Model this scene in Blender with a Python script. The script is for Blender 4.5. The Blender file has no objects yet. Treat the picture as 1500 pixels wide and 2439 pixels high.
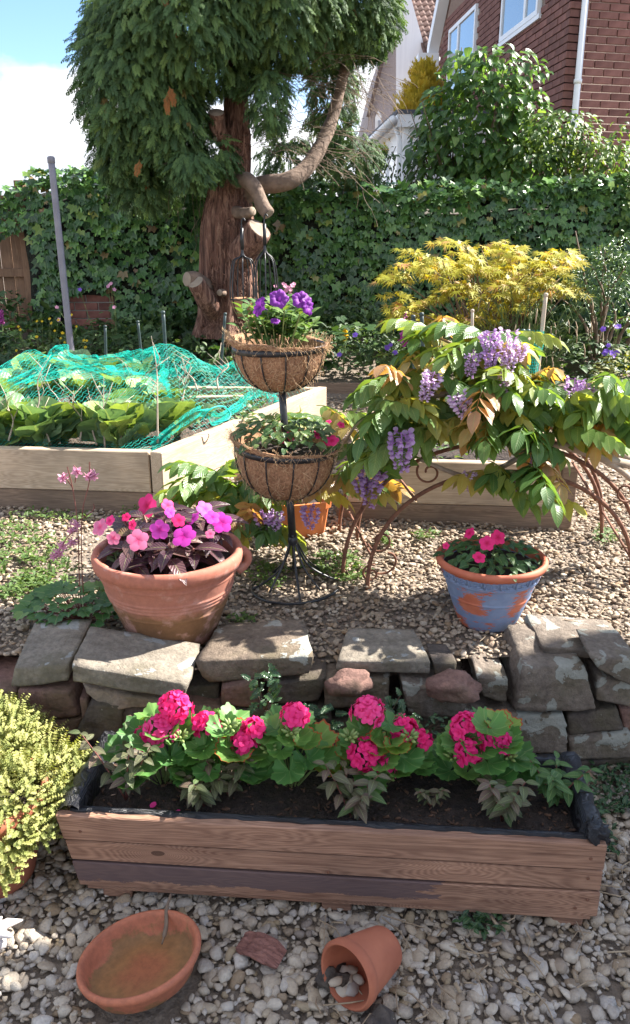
import bpy, math, random
import numpy as np
from mathutils import Vector, Matrix, Euler, noise
R = math.radians
rnd = random.Random(11)
nr = np.random.default_rng(11)
sc = bpy.context.scene
col = sc.collection

# ---------------------------------------------------------------- camera
CAMZ, PITCH, F = 1.5, R(18.6), 1914.0          # focal length in pixels of the 1500 x 2439 photograph
cd = bpy.data.cameras.new('camera'); cam = bpy.data.objects.new('camera', cd); col.objects.link(cam)
cam.location = (0, 0, CAMZ); cam.rotation_euler = (R(90) - PITCH, 0, 0)
cd.sensor_fit = 'VERTICAL'; cd.sensor_height = 24.0; cd.lens = 24.0 * F / 2439.0
cd.clip_start = 0.05; cd.clip_end = 1000
sc.camera = cam
# ---------------------------------------------------------------- sky and sun
SUN_AZ, SUN_EL = R(68), R(42)                   # azimuth clockwise from +Y
w = bpy.data.worlds.new('World'); sc.world = w; w.use_nodes = True
nt = w.node_tree; nt.nodes.clear()
def N(nt, t, **k):
    n = nt.nodes.new(t)
    for a, b in k.items():
        if a in n.inputs: n.inputs[a].default_value = b
        else: setattr(n, a, b)
    return n
L_ = lambda nt, a, b: nt.links.new(a, b)
sky = N(nt, 'ShaderNodeTexSky', sky_type='NISHITA', sun_disc=False, sun_elevation=SUN_EL, sun_rotation=SUN_AZ,
        altitude=0, air_density=0.8, dust_density=0.2, ozone_density=4.0)
tc = N(nt, 'ShaderNodeTexCoord')
mp = N(nt, 'ShaderNodeMapping'); mp.inputs['Scale'].default_value = (1, 1, 1.7); mp.inputs['Location'].default_value = (8.82, 22.16, 3.72)
no = N(nt, 'ShaderNodeTexNoise', Scale=2.3, Detail=9.0, Roughness=0.52)
no2 = N(nt, 'ShaderNodeTexNoise', Scale=5.0, Detail=6.0, Roughness=0.5)
cr = N(nt, 'ShaderNodeValToRGB'); cr.color_ramp.elements[0].position = .475; cr.color_ramp.elements[1].position = .535
cc = N(nt, 'ShaderNodeValToRGB'); cc.color_ramp.elements[0].color = (3.5, 3.7, 4.1, 1); cc.color_ramp.elements[1].color = (5.2, 5.2, 5.4, 1)
cc.color_ramp.elements[0].position = .35; cc.color_ramp.elements[1].position = .6
mx = N(nt, 'ShaderNodeMix', data_type='RGBA')
bg = N(nt, 'ShaderNodeBackground', Strength=0.075); wo = N(nt, 'ShaderNodeOutputWorld')
L_(nt, tc.outputs['Generated'], mp.inputs[0]); L_(nt, mp.outputs[0], no.inputs[0]); L_(nt, mp.outputs[0], no2.inputs[0])
L_(nt, no.outputs[0], cr.inputs[0]); L_(nt, no2.outputs[0], cc.inputs[0])
L_(nt, cr.outputs[0], mx.inputs[0]); L_(nt, sky.outputs[0], mx.inputs[6]); L_(nt, cc.outputs[0], mx.inputs[7])
L_(nt, mx.outputs[2], bg.inputs[0]); L_(nt, bg.outputs[0], wo.inputs[0])
SD = Vector((math.sin(SUN_AZ) * math.cos(SUN_EL), math.cos(SUN_AZ) * math.cos(SUN_EL), math.sin(SUN_EL)))
sl = bpy.data.lights.new('sun', 'SUN'); sl.energy = 4.6; sl.angle = R(0.55); sl.color = (1, .95, .87)
so = bpy.data.objects.new('sun', sl); col.objects.link(so); so.rotation_euler = SD.to_track_quat('Z', 'Y').to_euler(); so.location = SD * 40
vs = sc.view_settings; vs.view_transform = 'Standard'; vs.look = 'None'; vs.exposure = 2.1; vs.gamma = 1
sc.cycles.use_denoising = True
sc.cycles.max_bounces = 8; sc.cycles.transparent_max_bounces = 8

# ---------------------------------------------------------------- helpers
def P(px, py, z=None, y=None):
    """the point of the place seen at a pixel of the photograph, at a known height or distance"""
    a, b = (px - 750) / F, -(py - 1219.5) / F
    d = Vector((a, math.cos(PITCH) + b * math.sin(PITCH), -math.sin(PITCH) + b * math.cos(PITCH)))
    t = (z - CAMZ) / d.z if y is None else y / d.y
    return Vector((0, 0, CAMZ)) + d * t
def sstep(a, b, x):
    t = min(1, max(0, (x - a) / (b - a))); return t * t * (3 - 2 * t)
def ground(x, y):
    return .335 + .02 * sstep(2.2, 3.4, y) + .10 * sstep(6.0, 6.4, y) + .22 * sstep(6.3, 7.8, y) + .012 * math.sin(x * 3.1 + y * 2.3)
def jit(s): return rnd.uniform(-s, s)

class G:
    """a piece of geometry: vertices, faces, one uv per vertex"""
    def __init__(s, v=None, f=None, uv=None):
        s.v = np.zeros((0, 3)) if v is None else np.asarray(v, float).reshape(-1, 3)
        s.f = [] if f is None else [tuple(q) for q in f]
        s.uv = np.zeros((len(s.v), 2)) if uv is None else np.asarray(uv, float).reshape(-1, 2)
    def add(s, o, M=None):
        n = len(s.v); v = o.v
        if M is not None:
            m = np.array(M); v = v @ m[:3, :3].T + m[:3, 3]
        s.v = np.vstack([s.v, v]); s.uv = np.vstack([s.uv, o.uv]); s.f += [tuple(i + n for i in q) for q in o.f]
        return s
    def mesh(s, name, smooth=True, mats=None):
        me = bpy.data.meshes.new(name); me.from_pydata(s.v.tolist(), [], s.f)
        uvl = me.uv_layers.new(name='UVMap')
        li = np.zeros(len(me.loops), np.int32); me.loops.foreach_get('vertex_index', li)
        uvl.data.foreach_set('uv', s.uv[li].ravel().astype(np.float32))
        if smooth: me.polygons.foreach_set('use_smooth', [True] * len(me.polygons))
        if mats: me.materials.append(mats)
        me.validate(); me.update(); return me
def join(gs):
    """many pieces at once"""
    o = G(); n = 0; vs_, us, fs = [], [], []
    for g in gs:
        vs_.append(g.v); us.append(g.uv); fs += [tuple(i + n for i in q) for q in g.f]; n += len(g.v)
    if vs_: o.v = np.vstack(vs_); o.uv = np.vstack(us); o.f = fs
    return o
def xf(g, M):
    m = np.array(M); return G(g.v @ m[:3, :3].T + m[:3, 3], g.f, g.uv)
def box(sx, sy, sz, c=(0, 0, 0), bev=0.0):
    """box with optional chamfered edges"""
    hx, hy, hz = sx / 2, sy / 2, sz / 2
    if bev <= 0:
        v = [(x, y, z) for x in (-hx, hx) for y in (-hy, hy) for z in (-hz, hz)]
        f = [(0, 1, 3, 2), (4, 6, 7, 5), (0, 4, 5, 1), (2, 3, 7, 6), (0, 2, 6, 4), (1, 5, 7, 3)]
    else:
        b = bev; v = []; f = []; idx = {}
        for sxn in (-1, 1):
            for syn in (-1, 1):
                for szn in (-1, 1):
                    for ax in range(3):
                        p = [sxn * (hx - b), syn * (hy - b), szn * (hz - b)]; p[ax] = (sxn * hx, syn * hy, szn * hz)[ax]
                        idx[(sxn, syn, szn, ax)] = len(v); v.append(p)
        S = (-1, 1)
        for s0 in S:
            f.append([idx[(s0, a, b_, 0)] for a, b_ in ((-1, -1), (1, -1), (1, 1), (-1, 1))][::s0])
            f.append([idx[(a, s0, b_, 1)] for a, b_ in ((-1, -1), (1, -1), (1, 1), (-1, 1))][::-s0])
            f.append([idx[(a, b_, s0, 2)] for a, b_ in ((-1, -1), (1, -1), (1, 1), (-1, 1))][::s0])
        for a in S:
            for b_ in S:
                f.append((idx[(a, b_, -1, 0)], idx[(a, b_, 1, 0)], idx[(a, b_, 1, 1)], idx[(a, b_, -1, 1)])[::-a * b_ or 1])
                f.append((idx[(a, -1, b_, 0)], idx[(a, 1, b_, 0)], idx[(a, 1, b_, 2)], idx[(a, -1, b_, 2)])[::a * b_])
                f.append((idx[(-1, a, b_, 1)], idx[(1, a, b_, 1)], idx[(1, a, b_, 2)], idx[(-1, a, b_, 2)])[::-a * b_])
                for c_ in S: f.append((idx[(a, b_, c_, 0)], idx[(a, b_, c_, 1)], idx[(a, b_, c_, 2)])[::a * b_ * c_])
    return G(np.array(v, float) + np.array(c), f)
def tube(pts, rads, n=6, cap=True):
    pts = [Vector(p) for p in pts]; m = len(pts)
    if not hasattr(rads, '__len__'): rads = [rads] * m
    v, f, uv = [], [], []; up = None; L = 0
    for i, p in enumerate(pts):
        t = (pts[min(i + 1, m - 1)] - pts[max(i - 1, 0)])
        t = t.normalized() if t.length > 1e-9 else Vector((0, 0, 1))
        if up is None: up = t.orthogonal().normalized()
        up = (up - t * up.dot(t)); up = up.normalized() if up.length > 1e-6 else t.orthogonal().normalized()
        b = t.cross(up)
        if i: L += (p - pts[i - 1]).length
        for k in range(n):
            a = 2 * math.pi * k / n
            v.append(p + (up * math.cos(a) + b * math.sin(a)) * rads[i]); uv.append((k / n, L))
    for i in range(m - 1):
        for k in range(n):
            k2 = (k + 1) % n; f.append((i * n + k, i * n + k2, (i + 1) * n + k2, (i + 1) * n + k))
    if cap: f.append(tuple(range(n - 1, -1, -1))); f.append(tuple((m - 1) * n + k for k in range(n)))
    return G(v, f, uv)
def smoothpath(pts, k=6):
    """Catmull-Rom through the points"""
    p = [Vector(q) for q in pts]; p = [p[0] * 2 - p[1]] + p + [p[-1] * 2 - p[-2]]; o = []
    for i in range(1, len(p) - 2):
        for j in range(k):
            t = j / k
            o.append(.5 * ((2 * p[i]) + (p[i + 1] - p[i - 1]) * t + (2 * p[i - 1] - 5 * p[i] + 4 * p[i + 1] - p[i + 2]) * t * t + (3 * p[i] - p[i - 1] - 3 * p[i + 1] + p[i + 2]) * t ** 3))
    o.append(p[-2]); return o
def lathe(prof, n=56):
    v, f, uv = [], [], []
    for j, (r, z) in enumerate(prof):
        for k in range(n):
            a = 2 * math.pi * k / n; v.append((r * math.cos(a), r * math.sin(a), z)); uv.append((k / n, j / len(prof)))
    for j in range(len(prof) - 1):
        for k in range(n):
            k2 = (k + 1) % n; f.append((j * n + k, j * n + k2, (j + 1) * n + k2, (j + 1) * n + k))
    return G(v, f, uv)
def leaf(L, W, prof=None, n=5, curl=.4, fold=.3, wave=0.0, twist=0.0):
    """blade from the origin along +Y, upper side +Z"""
    prof = prof or (lambda t: math.sin(math.pi * t ** .75) ** .85 if 0 < t < 1 else 0)
    v, f, uv = [], [], []; y = z = 0; a = curl * .25
    for i in range(n + 1):
        t = i / n; wd = max(W / 2 * prof(t), W * .01)
        if i: a -= curl / n; y += L / n * math.cos(a); z += L / n * math.sin(a)
        rip = wave * math.sin(i * 2.4)
        for s in (-1, 0, 1):
            v.append((s * wd, y, z + abs(s) * fold * wd + s * rip * wd)); uv.append((.5 + .5 * s, t))
    for i in range(n):
        for s in (0, 1):
            q = i * 3 + s; f.append((q, q + 1, q + 4, q + 3))
    return G(v, f, uv)
def radial(rf, n=32, rings=(.5, 1.0), cup=.15, rip=0.0, gap=.15, lobes=5, off=0.0):
    """blade with its stalk at the origin; rf(theta), theta from +Y; uv = polar"""
    v, f, uv = [(0, 0, 0)], [], [(0, .5)]
    th = [-math.pi + gap + (2 * math.pi - 2 * gap) * i / n for i in range(n + 1)]
    for q in rings:
        for t in th:
            r = rf(t) * q
            v.append((r * math.sin(t), r * math.cos(t) + off * q, cup * r * q + rip * r * q * math.cos(lobes * t))); uv.append((q, .5 + t / 2 / math.pi))
    for i in range(n): f.append((0, 1 + i + 1, 1 + i))
    for k in range(len(rings) - 1):
        b = 1 + k * (n + 1)
        for i in range(n): f.append((b + i, b + i + 1, b + n + 2 + i, b + n + 1 + i))
    return G(v, f, uv)
def frame(d, up=(0, 0, 1), roll=0.0, loc=(0, 0, 0), s=1.0):
    """matrix whose +Y is d and whose +Z leans to up"""
    y = Vector(d).normalized(); z = Vector(up) - y * y.dot(Vector(up))
    z = z.normalized() if z.length > 1e-4 else y.orthogonal().normalized()
    x = y.cross(z); m = Matrix((x, y, z)).transposed()
    if roll: m = m @ Matrix.Rotation(roll, 3, 'Y')
    return Matrix.Translation(Vector(loc)) @ m.to_4x4() @ Matrix.Scale(s, 4)
def obj(name, me, mat=None, parent=None, M=None, smooth=True, kind=None, label=None):
    if isinstance(me, G): me = me.mesh(name, smooth)
    o = bpy.data.objects.new(name, me); col.objects.link(o)
    if mat and not me.materials: me.materials.append(mat)
    if parent: o.parent = parent
    if M is not None: o.matrix_basis = M
    if kind: o['kind'] = kind
    if label: o['label'] = label
    return o
def tag(o, label, cat, group=None, kind=None):
    o['label'] = label; o['category'] = cat
    if group: o['group'] = group
    if kind: o['kind'] = kind
    return o
def thing(name, label, cat, loc=(0, 0, 0), rot=(0, 0, 0), group=None):
    o = bpy.data.objects.new(name, None); col.objects.link(o); o.location = loc; o.rotation_euler = rot; o.empty_display_size = .1
    return tag(o, label, cat, group)
def scatter(name, mats4, protos, mat, parent=None):
    """many alike pieces as ONE object (geometry nodes), kind stuff"""
    n = len(mats4)
    pos = np.zeros((n, 3), np.float32); rot = np.zeros((n, 3), np.float32); scl = np.zeros((n, 3), np.float32)
    for i, m in enumerate(mats4):
        l, q, s = m.decompose(); pos[i] = l; rot[i] = q.to_euler(); scl[i] = s
    me = bpy.data.meshes.new(name); me.from_pydata(pos.tolist(), [], [])
    for nm, a in (('rot', rot), ('scl', scl)):
        at = me.attributes.new(nm, 'FLOAT_VECTOR', 'POINT'); at.data.foreach_set('vector', a.ravel())
    c = bpy.data.collections.new(name + '_shapes')
    for i, p in enumerate(protos):
        if isinstance(p, G): p = p.mesh(name + '_shape')
        if not p.materials: p.materials.append(mat)
        po = bpy.data.objects.new('%s_shape_%02d' % (name, i), p); c.objects.link(po)
    ng = bpy.data.node_groups.new(name, 'GeometryNodeTree')
    ng.interface.new_socket('Geometry', in_out='INPUT', socket_type='NodeSocketGeometry'); ng.interface.new_socket('Geometry', in_out='OUTPUT', socket_type='NodeSocketGeometry')
    gi = ng.nodes.new('NodeGroupInput'); go = ng.nodes.new('NodeGroupOutput')
    ci = ng.nodes.new('GeometryNodeCollectionInfo'); ci.inputs[0].default_value = c; ci.inputs[1].default_value = True; ci.inputs[2].default_value = True
    ip = ng.nodes.new('GeometryNodeInstanceOnPoints'); ip.inputs['Pick Instance'].default_value = True
    ra = ng.nodes.new('GeometryNodeInputNamedAttribute'); ra.data_type = 'FLOAT_VECTOR'; ra.inputs[0].default_value = 'rot'
    sa = ng.nodes.new('GeometryNodeInputNamedAttribute'); sa.data_type = 'FLOAT_VECTOR'; sa.inputs[0].default_value = 'scl'
    er = ng.nodes.new('FunctionNodeEulerToRotation'); ri = ng.nodes.new('FunctionNodeRandomValue'); ri.data_type = 'INT'
    ri.inputs[4].default_value = 0; ri.inputs[5].default_value = len(protos) - 1
    k = ng.links.new
    k(gi.outputs[0], ip.inputs['Points']); k(ci.outputs[0], ip.inputs['Instance']); k(ra.outputs[0], er.inputs[0]); k(er.outputs[0], ip.inputs['Rotation'])
    k(sa.outputs[0], ip.inputs['Scale']); k(ri.outputs[2], ip.inputs['Instance Index']); k(ip.outputs[0], go.inputs[0])
    o = bpy.data.objects.new(name, me); col.objects.link(o); o['kind'] = 'stuff'
    if parent: o.parent = parent
    md = o.modifiers.new('scatter', 'NODES'); md.node_group = ng
    return o
def leaves(parent, name, mats4, protos, mat, limit=300):
    """every leaf its own part; past the limit the rest as one part of kind stuff"""
    ms = [p if not isinstance(p, G) else p.mesh(name) for p in protos]
    for m in ms:
        if not m.materials: m.materials.append(mat)
    for i, M in enumerate(mats4[:limit]): obj(name, ms[i % len(ms)], None, parent, M)
    if len(mats4) > limit: scatter('foliage', mats4[limit:], [m.copy() for m in ms], mat, parent)

# ---------------------------------------------------------------- materials
def mat(name):
    m = bpy.data.materials.new(name); m.use_nodes = True; nt = m.node_tree; nt.nodes.clear()
    o = nt.nodes.new('ShaderNodeOutputMaterial'); b = nt.nodes.new('ShaderNodeBsdfPrincipled'); L_(nt, b.outputs[0], o.inputs[0])
    return m, nt, b, o
def ramp(nt, stops, src):
    r = nt.nodes.new('ShaderNodeValToRGB'); e = r.color_ramp.elements
    while len(e) > 1: e.remove(e[-1])
    e[0].position = stops[0][0]; e[0].color = (*stops[0][1], 1)
    for p, c in stops[1:]: q = e.new(p); q.color = (*c, 1)
    L_(nt, src, r.inputs[0]); return r
def coords(nt, scale=(1, 1, 1), kind='Object', loc=(0, 0, 0), rot=(0, 0, 0)):
    t = nt.nodes.new('ShaderNodeTexCoord'); m = nt.nodes.new('ShaderNodeMapping'); m.inputs['Scale'].default_value = scale; m.inputs['Location'].default_value = loc
    m.inputs['Rotation'].default_value = rot
    L_(nt, t.outputs[kind], m.inputs[0]); return m
def math_(nt, op, a, b=None, c=None, clamp=False):
    n = nt.nodes.new('ShaderNodeMath'); n.operation = op; n.use_clamp = clamp
    for i, q in enumerate((a, b, c)):
        if q is None: continue
        if isinstance(q, (int, float)): n.inputs[i].default_value = q
        else: L_(nt, q, n.inputs[i])
    return n.outputs[0]
def mix(nt, fac, a, b, blend='MIX'):
    n = nt.nodes.new('ShaderNodeMix'); n.data_type = 'RGBA'; n.blend_type = blend
    for i, q in ((0, fac), (6, a), (7, b)):
        if isinstance(q, (int, float)): n.inputs[i].default_value = q
        elif isinstance(q, tuple): n.inputs[i].default_value = (*q, 1)
        else: L_(nt, q, n.inputs[i])
    return n.outputs[2]
def nz(nt, src, scale, detail=4, rough=.55, dist=0.0, out=0):
    n = nt.nodes.new('ShaderNodeTexNoise'); n.inputs['Scale'].default_value = scale; n.inputs['Detail'].default_value = detail
    n.inputs['Roughness'].default_value = rough; n.inputs['Distortion'].default_value = dist; L_(nt, src, n.inputs[0]); return n.outputs[out]
def bump(nt, b, h, strength=.4, dist=.01):
    n = nt.nodes.new('ShaderNodeBump'); n.inputs['Strength'].default_value = strength; n.inputs['Distance'].default_value = dist
    L_(nt, h, n.inputs['Height']); L_(nt, n.outputs[0], b.inputs['Normal']); return n
def orand(nt):
    return nt.nodes.new('ShaderNodeObjectInfo').outputs['Random']
def simple(name, c1, c2, scale=20, rough=.7, bmp=.3, bd=.004, metal=0, var=0.0, stretch=(1, 1, 1)):
    """two-tone noise material"""
    m, nt, b, o = mat(name); c = coords(nt, stretch); n = nz(nt, c.outputs[0], scale, 6)
    rp = ramp(nt, [(.3, c1), (.7, c2)], n); out = rp.outputs[0]
    if var:
        out = mix(nt, 1.0, out, ramp(nt, [(0, (1 - var,) * 3), (1, (1 + var * .5,) * 3)], orand(nt)).outputs[0], 'MULTIPLY')
    L_(nt, out, b.inputs['Base Color']); b.inputs['Roughness'].default_value = rough; b.inputs['Metallic'].default_value = metal
    if bmp: bump(nt, b, nz(nt, c.outputs[0], scale * 2.2, 5), bmp, bd)
    return m
def leafmat(name, cols, tr=.4, rough=.42, veins='pinnate', tint=(1.25, 1.15, .5), edge=None, spec=.5):
    """leaf: colour by object, veins from the blade's own uv, light comes through"""
    m, nt, b, o = mat(name)
    base = ramp(nt, cols, orand(nt)).outputs[0]
    c = coords(nt); n = nz(nt, c.outputs[0], 14, 3)
    base = mix(nt, .55, base, ramp(nt, [(.3, (.55, .6, .55)), (.7, (1.25, 1.2, 1.15))], n).outputs[0], 'MULTIPLY')
    uvn = nt.nodes.new('ShaderNodeUVMap'); sp = nt.nodes.new('ShaderNodeSeparateXYZ'); L_(nt, uvn.outputs[0], sp.inputs[0])
    if veins == 'pinnate':
        ax = math_(nt, 'ABSOLUTE', math_(nt, 'SUBTRACT', sp.outputs[0], .5))
        sv = math_(nt, 'SINE', math_(nt, 'MULTIPLY', math_(nt, 'SUBTRACT', sp.outputs[1], math_(nt, 'MULTIPLY', ax, .5)), 58))
        h = math_(nt, 'ADD', math_(nt, 'MULTIPLY', sv, .5), math_(nt, 'MULTIPLY', math_(nt, 'LESS_THAN', ax, .035), -1.5))
        line = math_(nt, 'ADD', math_(nt, 'MULTIPLY', math_(nt, 'GREATER_THAN', sv, .93), .25), math_(nt, 'LESS_THAN', ax, .03), clamp=True)
    else:
        sv = math_(nt, 'COSINE', math_(nt, 'MULTIPLY', math_(nt, 'SUBTRACT', sp.outputs[1], .5), 2 * math.pi * 7))
        h = math_(nt, 'MULTIPLY', sv, sp.outputs[0]); line = math_(nt, 'MULTIPLY', math_(nt, 'GREATER_THAN', sv, .96), .7)
    base = mix(nt, math_(nt, 'MULTIPLY', line, .35), base, (.42, .5, .2))
    if edge:
        e = math_(nt, 'MULTIPLY', math_(nt, 'GREATER_THAN', sp.outputs[0] if veins != 'pinnate' else math_(nt, 'MULTIPLY', ax, 2), .93), math_(nt, 'GREATER_THAN', orand(nt), .8))
        base = mix(nt, e, base, edge)
    L_(nt, base, b.inputs['Base Color']); b.inputs['Roughness'].default_value = rough; b.inputs['Specular IOR Level'].default_value = spec
    bump(nt, b, h, .35, .003)
    t = nt.nodes.new('ShaderNodeBsdfTranslucent'); L_(nt, mix(nt, 1.0, base, tint, 'MULTIPLY'), t.inputs[0])
    ms = nt.nodes.new('ShaderNodeMixShader'); ms.inputs[0].default_value = tr
    L_(nt, b.outputs[0], ms.inputs[1]); L_(nt, t.outputs[0], ms.inputs[2]); L_(nt, ms.outputs[0], o.inputs[0])
    return m
def petalmat(name, cols, eye=None, tr=.35):
    m, nt, b, o = mat(name); base = ramp(nt, cols, orand(nt)).outputs[0]
    uvn = nt.nodes.new('ShaderNodeUVMap'); sp = nt.nodes.new('ShaderNodeSeparateXYZ'); L_(nt, uvn.outputs[0], sp.inputs[0])
    if eye: base = mix(nt, ramp(nt, [(.1, (.8, .8, .8)), (.45, (0, 0, 0))], sp.outputs[1]).outputs[0], base, eye)
    L_(nt, base, b.inputs['Base Color']); b.inputs['Roughness'].default_value = .55; b.inputs['Specular IOR Level'].default_value = .25
    t = nt.nodes.new('ShaderNodeBsdfTranslucent'); L_(nt, base, t.inputs[0]); ms = nt.nodes.new('ShaderNodeMixShader'); ms.inputs[0].default_value = tr
    L_(nt, b.outputs[0], ms.inputs[1]); L_(nt, t.outputs[0], ms.inputs[2]); L_(nt, ms.outputs[0], o.inputs[0]); return m
def woodmat(name, light, dark, axis='X', worn=None, grey=0.0, rough=.75, knots=True):
    """sawn timber: stretched grain, rings, knots"""
    m, nt, b, o = mat(name); st = {'X': (1.1, 20, 20), 'Y': (20, 1.1, 20), 'Z': (20, 20, 1.1)}[axis]
    oi = nt.nodes.new('ShaderNodeObjectInfo'); tcn = nt.nodes.new('ShaderNodeTexCoord'); ad = nt.nodes.new('ShaderNodeVectorMath'); ad.operation = 'ADD'
    sc3 = nt.nodes.new('ShaderNodeVectorMath'); sc3.operation = 'SCALE'; L_(nt, oi.outputs['Location'], sc3.inputs[0]); sc3.inputs['Scale'].default_value = 3.7
    L_(nt, tcn.outputs['Object'], ad.inputs[0]); L_(nt, sc3.outputs[0], ad.inputs[1])
    mpn = nt.nodes.new('ShaderNodeMapping'); mpn.inputs['Scale'].default_value = st; L_(nt, ad.outputs[0], mpn.inputs[0])
    mk = nt.nodes.new('ShaderNodeMapping'); mk.inputs['Scale'].default_value = tuple(1 if q < 2 else 2.2 for q in st); L_(nt, ad.outputs[0], mk.inputs[0])
    vo = nt.nodes.new('ShaderNodeTexVoronoi'); vo.inputs['Scale'].default_value = 3.2; L_(nt, mk.outputs[0], vo.inputs[0])
    kd = vo.outputs['Distance']
    wv = math_(nt, 'SINE', math_(nt, 'MULTIPLY', math_(nt, 'ADD', nz(nt, mpn.outputs[0], 1.1, 2, .5, .6), math_(nt, 'MULTIPLY', math_(nt, 'POWER', math_(nt, 'SUBTRACT', 1, kd, None, True), 5), 1.3 if knots else 0)), 95))
    fine = math_(nt, 'ADD', math_(nt, 'MULTIPLY', nz(nt, mpn.outputs[0], 9, 6, .7), .65), math_(nt, 'MULTIPLY', nz(nt, mpn.outputs[0], 2.2, 4), .35))
    g = math_(nt, 'ADD', math_(nt, 'MULTIPLY', wv, .10), fine)
    c = ramp(nt, [(.25, dark), (.75, light)], g).outputs[0]
    if knots: c = mix(nt, math_(nt, 'MULTIPLY', math_(nt, 'LESS_THAN', kd, .055), .75), c, tuple(q * .3 for q in dark))
    blot = nz(nt, ad.outputs[0], 5, 4)
    c = mix(nt, .6, c, ramp(nt, [(.3, (.6, .6, .62)), (.65, (1.15, 1.12, 1.1))], blot).outputs[0], 'MULTIPLY')
    if worn:   # old paint left on the face
        z0, z1, pc = worn; s = nt.nodes.new('ShaderNodeSeparateXYZ'); L_(nt, tcn.outputs['Object'], s.inputs[0])
        mp2 = nt.nodes.new('ShaderNodeMapping'); mp2.inputs['Scale'].default_value = (5, 20, 24); L_(nt, tcn.outputs['Object'], mp2.inputs[0])
        zz = math_(nt, 'ADD', s.outputs[2], math_(nt, 'MULTIPLY', math_(nt, 'SUBTRACT', nz(nt, mp2.outputs[0], 1.6, 8, .75), .5), .07))
        msk = math_(nt, 'MULTIPLY', math_(nt, 'GREATER_THAN', zz, z0), math_(nt, 'LESS_THAN', zz, z1))
        fade = math_(nt, 'LESS_THAN', math_(nt, 'ADD', s.outputs[0], math_(nt, 'MULTIPLY', nz(nt, mp2.outputs[0], .7, 5), .5)), .52)
        c = mix(nt, math_(nt, 'MULTIPLY', math_(nt, 'MULTIPLY', msk, fade), .82), c, pc)
    L_(nt, c, b.inputs['Base Color']); b.inputs['Roughness'].default_value = rough; b.inputs['Specular IOR Level'].default_value = .25
    c = mix(nt, ramp(nt, [(.60, (0, 0, 0)), (.72, (.55, .55, .55))], nz(nt, mpn.outputs[0], .9, 6, .65)).outputs[0], c, tuple(q * .42 for q in dark))
    L_(nt, c, b.inputs['Base Color'])
    bump(nt, b, g, .45, .003); return m
# ================================================================ shared materials
M_soil = simple('dark_soil', (.018, .012, .010), (.055, .036, .028), 38, .95, 1.0, .02)
M_earth = simple('gravel_bed_earth', (.12, .092, .068), (.25, .20, .155), 26, .95, .8, .02)
M_terra = simple('terracotta', (.27, .075, .038), (.43, .145, .075), 9, .8, .35, .003)
M_black = simple('black_painted_steel', (.012, .012, .014), (.03, .03, .033), 60, .38, .15, .001)
M_rust = simple('rusty_steel', (.10, .038, .022), (.23, .10, .055), 45, .8, .5, .002)
M_white = simple('white_upvc', (.72, .74, .76), (.8, .81, .82), 3, .35, 0)
M_stem = simple('green_stem', (.10, .15, .04), (.18, .22, .07), 20, .6, 0)
M_bstem = simple('brown_twig', (.10, .065, .045), (.22, .16, .11), 30, .85, .4)
M_dstem = simple('red_brown_stem', (.12, .03, .025), (.2, .07, .05), 30, .6, 0)
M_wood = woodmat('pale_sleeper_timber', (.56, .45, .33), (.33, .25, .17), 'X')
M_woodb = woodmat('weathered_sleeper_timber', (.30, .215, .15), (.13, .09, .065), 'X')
def pebmat(name, stops):
    m, nt, b, o = mat(name); c = coords(nt); base = ramp(nt, stops, orand(nt)).outputs[0]
    base = mix(nt, .6, base, ramp(nt, [(.3, (.66, .62, .58)), (.7, (1.2, 1.18, 1.16))], nz(nt, c.outputs[0], 1.6, 6, .65)).outputs[0], 'MULTIPLY')
    L_(nt, base, b.inputs['Base Color']); b.inputs['Roughness'].default_value = .72; b.inputs['Specular IOR Level'].default_value = .3
    bump(nt, b, nz(nt, c.outputs[0], 4, 6), .3, .06); return m
M_peb1 = pebmat('grey_cream_pebble', [(0, (.44, .40, .35)), (.2, (.36, .29, .21)), (.38, (.48, .43, .36)), (.52, (.26, .19, .12)), (.66, (.38, .35, .32)), (.8, (.31, .24, .15)), (.9, (.52, .48, .43)), (1, (.19, .155, .13))])
M_peb2 = pebmat('tan_pebble', [(0, (.40, .33, .25)), (.2, (.28, .21, .15)), (.38, (.45, .38, .29)), (.52, (.20, .14, .10)), (.66, (.35, .28, .21)), (.8, (.29, .20, .12)), (.9, (.50, .43, .34)), (1, (.17, .125, .10))])

# ================================================================ ground
def sheet(name, x0, x1, y0, y1, nx, ny, zf, m, kind='structure'):
    v = []; f = []
    for j in range(ny + 1):
        for i in range(nx + 1):
            x = x0 + (x1 - x0) * i / nx; y = y0 + (y1 - y0) * j / ny; v.append((x, y, zf(x, y)))
    for j in range(ny):
        for i in range(nx):
            a = j * (nx + 1) + i; f.append((a, a + 1, a + nx + 2, a + nx + 1))
    o = obj(name, G(v, f), m); o['kind'] = kind; return o
sheet('ground', -150, 150, -150, 2.4, 6, 8, lambda x, y: -.012, M_earth)
sheet('gravel_terrace', -14, 14, 2.13, 8.4, 90, 60, lambda x, y: ground(x, y) - .012, M_earth)
sheet('garden_ground', -150, 150, 8.4, 300, 4, 6, lambda x, y: .62 - .05 * sstep(8.4, 9, y), M_earth)

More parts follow.
